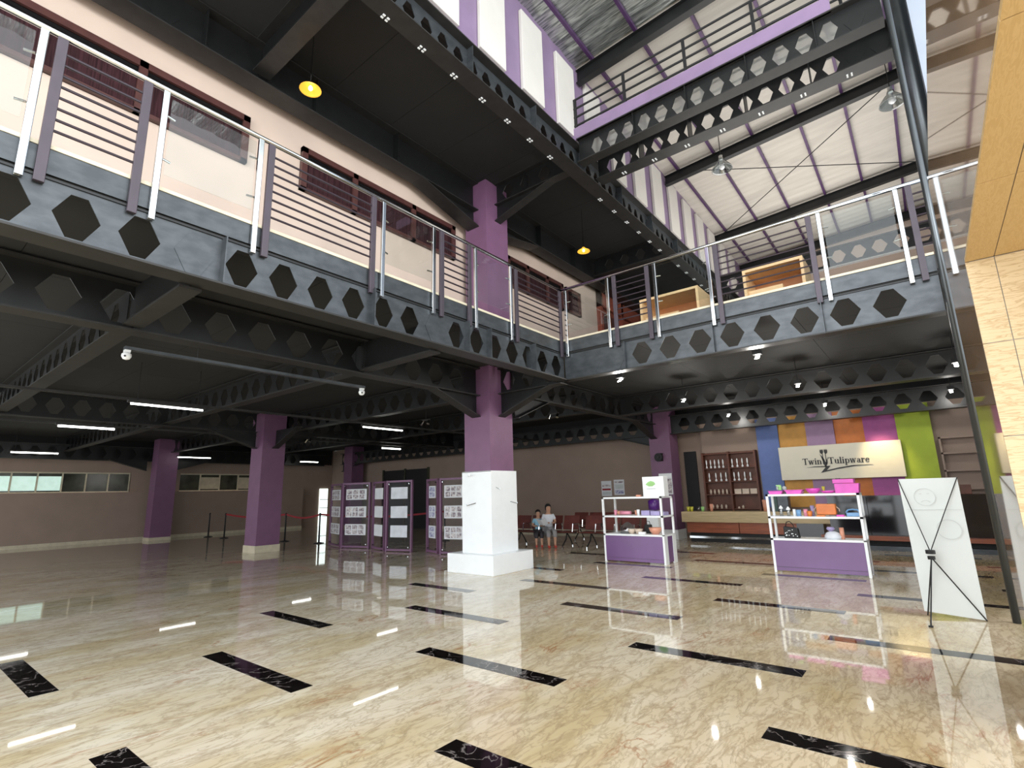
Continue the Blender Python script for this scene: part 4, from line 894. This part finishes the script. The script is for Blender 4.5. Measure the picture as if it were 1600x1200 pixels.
B().prism([(-.29, 1.185), (.2, 1.185), (.2, 1.19), (-.29, 1.19)], (0, 7.864, 0), (1, 0, 0), (0, -.1, 1), (0, -.002, 0)).build('line_print', 'faint', t)

# ---------------------------------------------------------------- photo display frames
fr = [(-15.6, 9.95, -14.45, 9.6, 'farthest left photo frame of the row, nearest the tall purple column'), (-14.38, 9.58, -13.32, 9.82, 'second photo frame of the row'), (-13.22, 9.85, -12.32, 9.6, 'third photo frame with plain grey sheets'),
      (-12.2, 9.55, -11.33, 9.75, 'bright photo frame in the middle of the row'), (-10.95, 9.95, -10.3, 9.75, 'fifth photo frame with bluish prints'), (-10.2, 9.72, -9.35, 9.9, 'last photo frame, partly hidden by the white column')]
for n_, (xa, ya, xb_, yb, lab) in enumerate(fr):
    L_ = math.hypot(xb_ - xa, yb - ya); t = thing('photo_frame', lab + ', purple rimmed', 'display frame', (xa, ya, 0), math.atan2(yb - ya, xb_ - xa), 'purple photo display frames'); H_ = 1.93
    fm = 'purple'
    for x in (0, L_ - .045): B().box(x, x + .045, -.035, .035, 0, H_).build('side_rail', fm, t, world=False)
    for z in (0.02, H_ - .05): B().box(0, L_, -.03, .03, z, z + .05).build('cross_rail', fm, t, world=False)
    B().box(.06, L_ - .06, -.004, .004, .07, H_ - .05).build('acrylic_sheet', 'acryl', t, world=False)
    for x in (.1, L_ - .1):
        for z in (.12, H_ - .1): B().cyl((x, -.01, z), (x, -.05, z), .015, n=8).build('stud', 'chrome', t, world=False)
    for k, z in enumerate((.38, .9, 1.42)):
        mm = ['photo_b', 'photo_b', 'paper', 'shirt', 'photo_a', 'photo_b'][n_]
        if mm in ('paper', 'shirt'): B().box(.16, L_ - .16, -.02, -.012, z, z + .32).build('print', mm, t, world=False)
        else:
            pr = B().box(.14, L_ - .14, -.02, -.012, z, z + .32).build('print', 'paper', t, world=False)
            for a in range(3):
                for c in range(2):
                    wx = (L_ - .36) / 3; B().box(.18 + a * wx, .18 + a * wx + wx * .82, -.024, -.02, z + .03 + c * .14, z + .15 + c * .14).build('photo', mm, pr, world=False)

# ---------------------------------------------------------------- belt posts
posts = [(-24.5, 9.8, 'belt post far left by the half-height wall'), (-22.9, 9.77, 'belt post second from the left wall'), (-18.6, 10.04, 'belt post right of the tall left purple column'), (-16.55, 10.15, 'belt post left of the photo frames'), (-13.0, 12.6, 'belt post behind the third photo frame'), (-10.2, 12.4, 'belt post behind the fifth photo frame')]
sp = None
for i, (x, y, lab) in enumerate(posts):
    if sp is None:
        sp = thing('belt_post', lab, 'belt post', (x, y, 0), group='black belt posts')
        B().lathe([(.17, 0), (.17, .015), (.03, .04), (.025, .9), (.035, .92), (.035, .98), (.02, 1.0)], n=14).build('post', 'blackm', sp, smooth=True, world=False)
        B().cyl((0, 0, .93), (.05, 0, .93), .02, n=8).build('belt_clip', 'chrome', sp, world=False)
    else: dup(sp, (x, y, 0), 0, lab)
for a, b_, lab in ((1, 2, 'dark red belt stretched behind the tall left purple column'), (2, 3, 'dark red belt between the posts right of the purple column'), (3, 4, 'dark red belt running behind the first photo frames'), (4, 5, 'dark red belt seen between the photo frames')):
    p, q = posts[a], posts[b_]; b = B(); n = 8
    pts = [(p[0] + (q[0] - p[0]) * i / n, p[1] + (q[1] - p[1]) * i / n, .95 - .12 * math.sin(PI * i / n)) for i in range(n + 1)]
    for i in range(n): u0, u1 = pts[i], pts[i + 1]; b.add([(u0[0], u0[1] - .002, u0[2] - .03), (u1[0], u1[1] - .002, u1[2] - .03), (u1[0], u1[1] - .002, u1[2] + .03), (u0[0], u0[1] - .002, u0[2] + .03), (u0[0], u0[1] + .002, u0[2] - .03), (u1[0], u1[1] + .002, u1[2] - .03), (u1[0], u1[1] + .002, u1[2] + .03), (u0[0], u0[1] + .002, u0[2] + .03)], [(0, 1, 2, 3), (7, 6, 5, 4), (3, 2, 6, 7), (0, 4, 5, 1)])
    single(b, 'belt', 'belt', lab, 'belt')

# ---------------------------------------------------------------- waiting benches
def bench(lab, n=4):
    t = thing('waiting_bench', lab, 'bench', group='brown waiting benches'); s = .54
    B().box(-n * s / 2, n * s / 2, .0, .05, .36, .40).build('beam', 'blackm', t, world=False)
    for i in range(n):
        x = -n * s / 2 + s * (i + .5)
        B().prism([(-.24, .44), (.24, .42), (.26, .40), (-.24, .41)], (x, 0, 0), (0, -1, 0), (0, 0, 1), (0, 0, 0)) if False else None
        B().prism([(-.24, .42), (.2, .40), (.24, .42), (.25, .40), (.2, .385), (-.24, .40)], (x - .24, 0, 0), (0, -1, 0), (0, 0, 1), (.48, 0, 0)).build('seat', 'seat', t, world=False)
        B().prism([(.2, .46), (.215, .45), (.33, .82), (.31, .83)], (x - .24, 0, 0), (0, 1, 0), (0, 0, 1), (.48, 0, 0)).build('backrest', 'seat', t, world=False)
        B().path([(x + .26, .22, .45), (x + .26, .2, .62), (x + .26, -.15, .62), (x + .26, -.2, .42)], .016).build('armrest', 'chrome', t, world=False)
    for x in (-n * s / 2 + .3, n * s / 2 - .3):
        B().path([(x, -.28, .03), (x, -.05, .2), (x, .02, .38), (x, .2, .2), (x, .32, .03)], .018).build('leg', 'blackm', t, world=False)
        for y in (-.28, .32): B().cyl((x, y, 0), (x, y, .05), .022, n=8).build('foot', 'chrome', t, world=False)
    return t
b1 = bench('brown perforated waiting bench the two people sit on'); b1.location = (-8.95, 12.55, 0); b1.rotation_euler = (0, 0, .06)
dup(b1, (-6.65, 12.7, 0), .06, 'brown perforated waiting bench partly behind the first display shelf')
dup(b1, (-8.2, 14.6, 0), .06, 'brown perforated waiting bench in the row behind the seated people')

# ---------------------------------------------------------------- people
def skin_mesh(name, verts, edges, radii, m_, parent, sub=2):
    me = bpy.data.meshes.new(name); me.from_pydata(verts, edges, []); me.update(); me.materials.append(K[m_])
    o = bpy.data.objects.new(name, me); C.objects.link(o); o.parent = parent
    md = o.modifiers.new('skin', 'SKIN'); md.use_smooth_shade = True
    for i, r in enumerate(radii): me.skin_vertices[0].data[i].radius = (r if isinstance(r, tuple) else (r, r))
    me.skin_vertices[0].data[0].use_root = True
    s_ = o.modifiers.new('sub', 'SUBSURF'); s_.levels = sub; s_.render_levels = sub
    return o
def person(lab, loc, rz, s, top, legs, hairlen):
    t = thing('person', lab, 'person', loc, rz); t.scale = (s, s, s)
    V = [(0, .02, .50), (0, .03, .68), (0, .03, .88), (0, .02, 1.03), (0, .0, 1.12), (0, -.02, 1.20), (0, -.02, 1.27)]
    R = [.13, .115, .13, .055, .075, .092, .07]
    E_ = [(i, i + 1) for i in range(6)]
    for sx in (-1, 1):
        n = len(V); V += [(sx * .15, .03, .96), (sx * .21, -.04, .76), (sx * .1, -.24, .74), (sx * .07, -.31, .75)]; R += [.055, .042, .03, .022]
        E_ += [(2, n), (n, n + 1), (n + 1, n + 2), (n + 2, n + 3)]
        h = len(V)
        for k, (dx, ln) in enumerate(((-.03, .075), (-.01, .085), (.01, .08), (.03, .065))):
            V.append((sx * .07 + dx, -.31 - ln, .745)); R.append(.009); E_.append((n + 3, h + k))
        V.append((sx * .04 , -.33, .775)); R.append(.01); E_.append((n + 3, h + 4))
        n = len(V); V += [(sx * .09, -.02, .49), (sx * .1, -.42, .48), (sx * .1, -.44, .27), (sx * .1, -.42, .09), (sx * .1, -.52, .04)]; R += [.09, .062, .055, .035, .03]
        E_ += [(0, n), (n, n + 1), (n + 1, n + 2), (n + 2, n + 3), (n + 3, n + 4)]
    skin_mesh('body', V, E_, R, 'skin', t)
    # clothes
    VT = [(0, .02, .52), (0, .03, .68), (0, .03, .88), (0, .02, .97)]; RT_ = [.15, .135, .15, .08]; ET = [(0, 1), (1, 2), (2, 3)]
    for sx in (-1, 1):
        n = len(VT); VT += [(sx * .15, .03, .96), (sx * .195, -.02, .82)]; RT_ += [.072, .06]; ET += [(2, n), (n, n + 1)]
    skin_mesh('shirt', VT, ET, RT_, top, t)
    VL = [(0, .02, .50)]; RL = [.15]; EL = []
    for sx in (-1, 1):
        n = len(VL); VL += [(sx * .09, -.02, .49), (sx * .1, -.42, .48), (sx * .1, -.44, .3)]; RL += [.105, .08, .075]; EL += [(0, n), (n, n + 1), (n + 1, n + 2)]
    skin_mesh('trousers', VL, EL, RL, legs, t)
    for sx in (-1, 1): skin_mesh('shoe', [(sx * .1, -.40, .12), (sx * .1, -.42, .05), (sx * .1, -.54, .035)], [(0, 1), (1, 2)], [.045, .05, .038], 'redshoe', t)
    B().lathe([(.07, hairlen - .03), (.098, hairlen + .02), (.105, 1.22), (.098, 1.28), (.06, 1.325), (.01, 1.34)], (0, .035, 0), n=14).build('hair', 'hair', t, smooth=True, world=False)
    for sx in (-1, 1): B().lathe([(.004, 0), (.01, .005), (.004, .01)], (sx * .033, -.105, 1.2), n=6).build('eye', 'hair', t, world=False)
    B().prism([(-.012, 0), (.012, 0), (0, .04)], (0, -.112, 1.165), (1, 0, 0), (0, 0, 1), (0, -.016, 0)).build('nose', 'skin', t, world=False)
    B().box(-.02, .02, -.112, -.104, 1.135, 1.142).build('mouth', 'redshoe', t, world=False)
    return t
person('seated person in a white shirt and grey trousers on the brown bench', (-8.66, 12.45, 0), .8, .88, 'shirt', 'skirtg', 1.14)
person('smaller seated person in a light blue shirt beside the one in white', (-9.0, 12.42, 0), .65, .76, 'bshirt', 'dark', 1.18)
b = B().add([(-.16, 0, 0), (0, -.01, -.03), (.16, 0, .02), (-.16, -.14, .16), (0, -.15, .13), (.16, -.14, .18)], [(0, 1, 4, 3), (1, 2, 5, 4)])
b.v = [(x - 8.60, y + 12.12, z + .62) for x, y, z in b.v]
single(b, 'magazine', 'paper', 'open white magazine held by the seated people', 'magazine')

# ---------------------------------------------------------------- oak desks on the rear gallery
def desk(x0, x1, y0, y1, lab, zt=5.42):
    t = thing('booth_desk', lab, 'desk', ((x0 + x1) / 2, (y0 + y1) / 2, 4.36))
    B().box(x0, x1, y0, y1, zt - .05, zt).build('top_board', 'oak', t); B().box(x1 - .05, x1, y0, y1, 4.36, zt - .05).build('side_panel', 'oak', t)
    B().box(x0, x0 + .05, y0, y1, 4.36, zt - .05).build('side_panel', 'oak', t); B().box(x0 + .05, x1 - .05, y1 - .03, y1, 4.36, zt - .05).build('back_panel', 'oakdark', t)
    B().box(x0 + .05, x0 + (x1 - x0) * .62, y0 + .12, y1 - .03, 4.36, zt - .38).build('cupboard', 'oak', t)
    B().box(x0 + (x1 - x0) * .62, x1 - .05, y0 + .2, y1 - .03, zt - .48, zt - .43).build('work_shelf', 'oak', t)
desk(-4.25, -3.03, 9.75, 10.5, 'oak booth desk on the rear gallery nearest its corner', 5.38); desk(-2.2, -1.2, 9.75, 10.5, 'oak booth desk on the rear gallery in front of the white roof', 5.42)
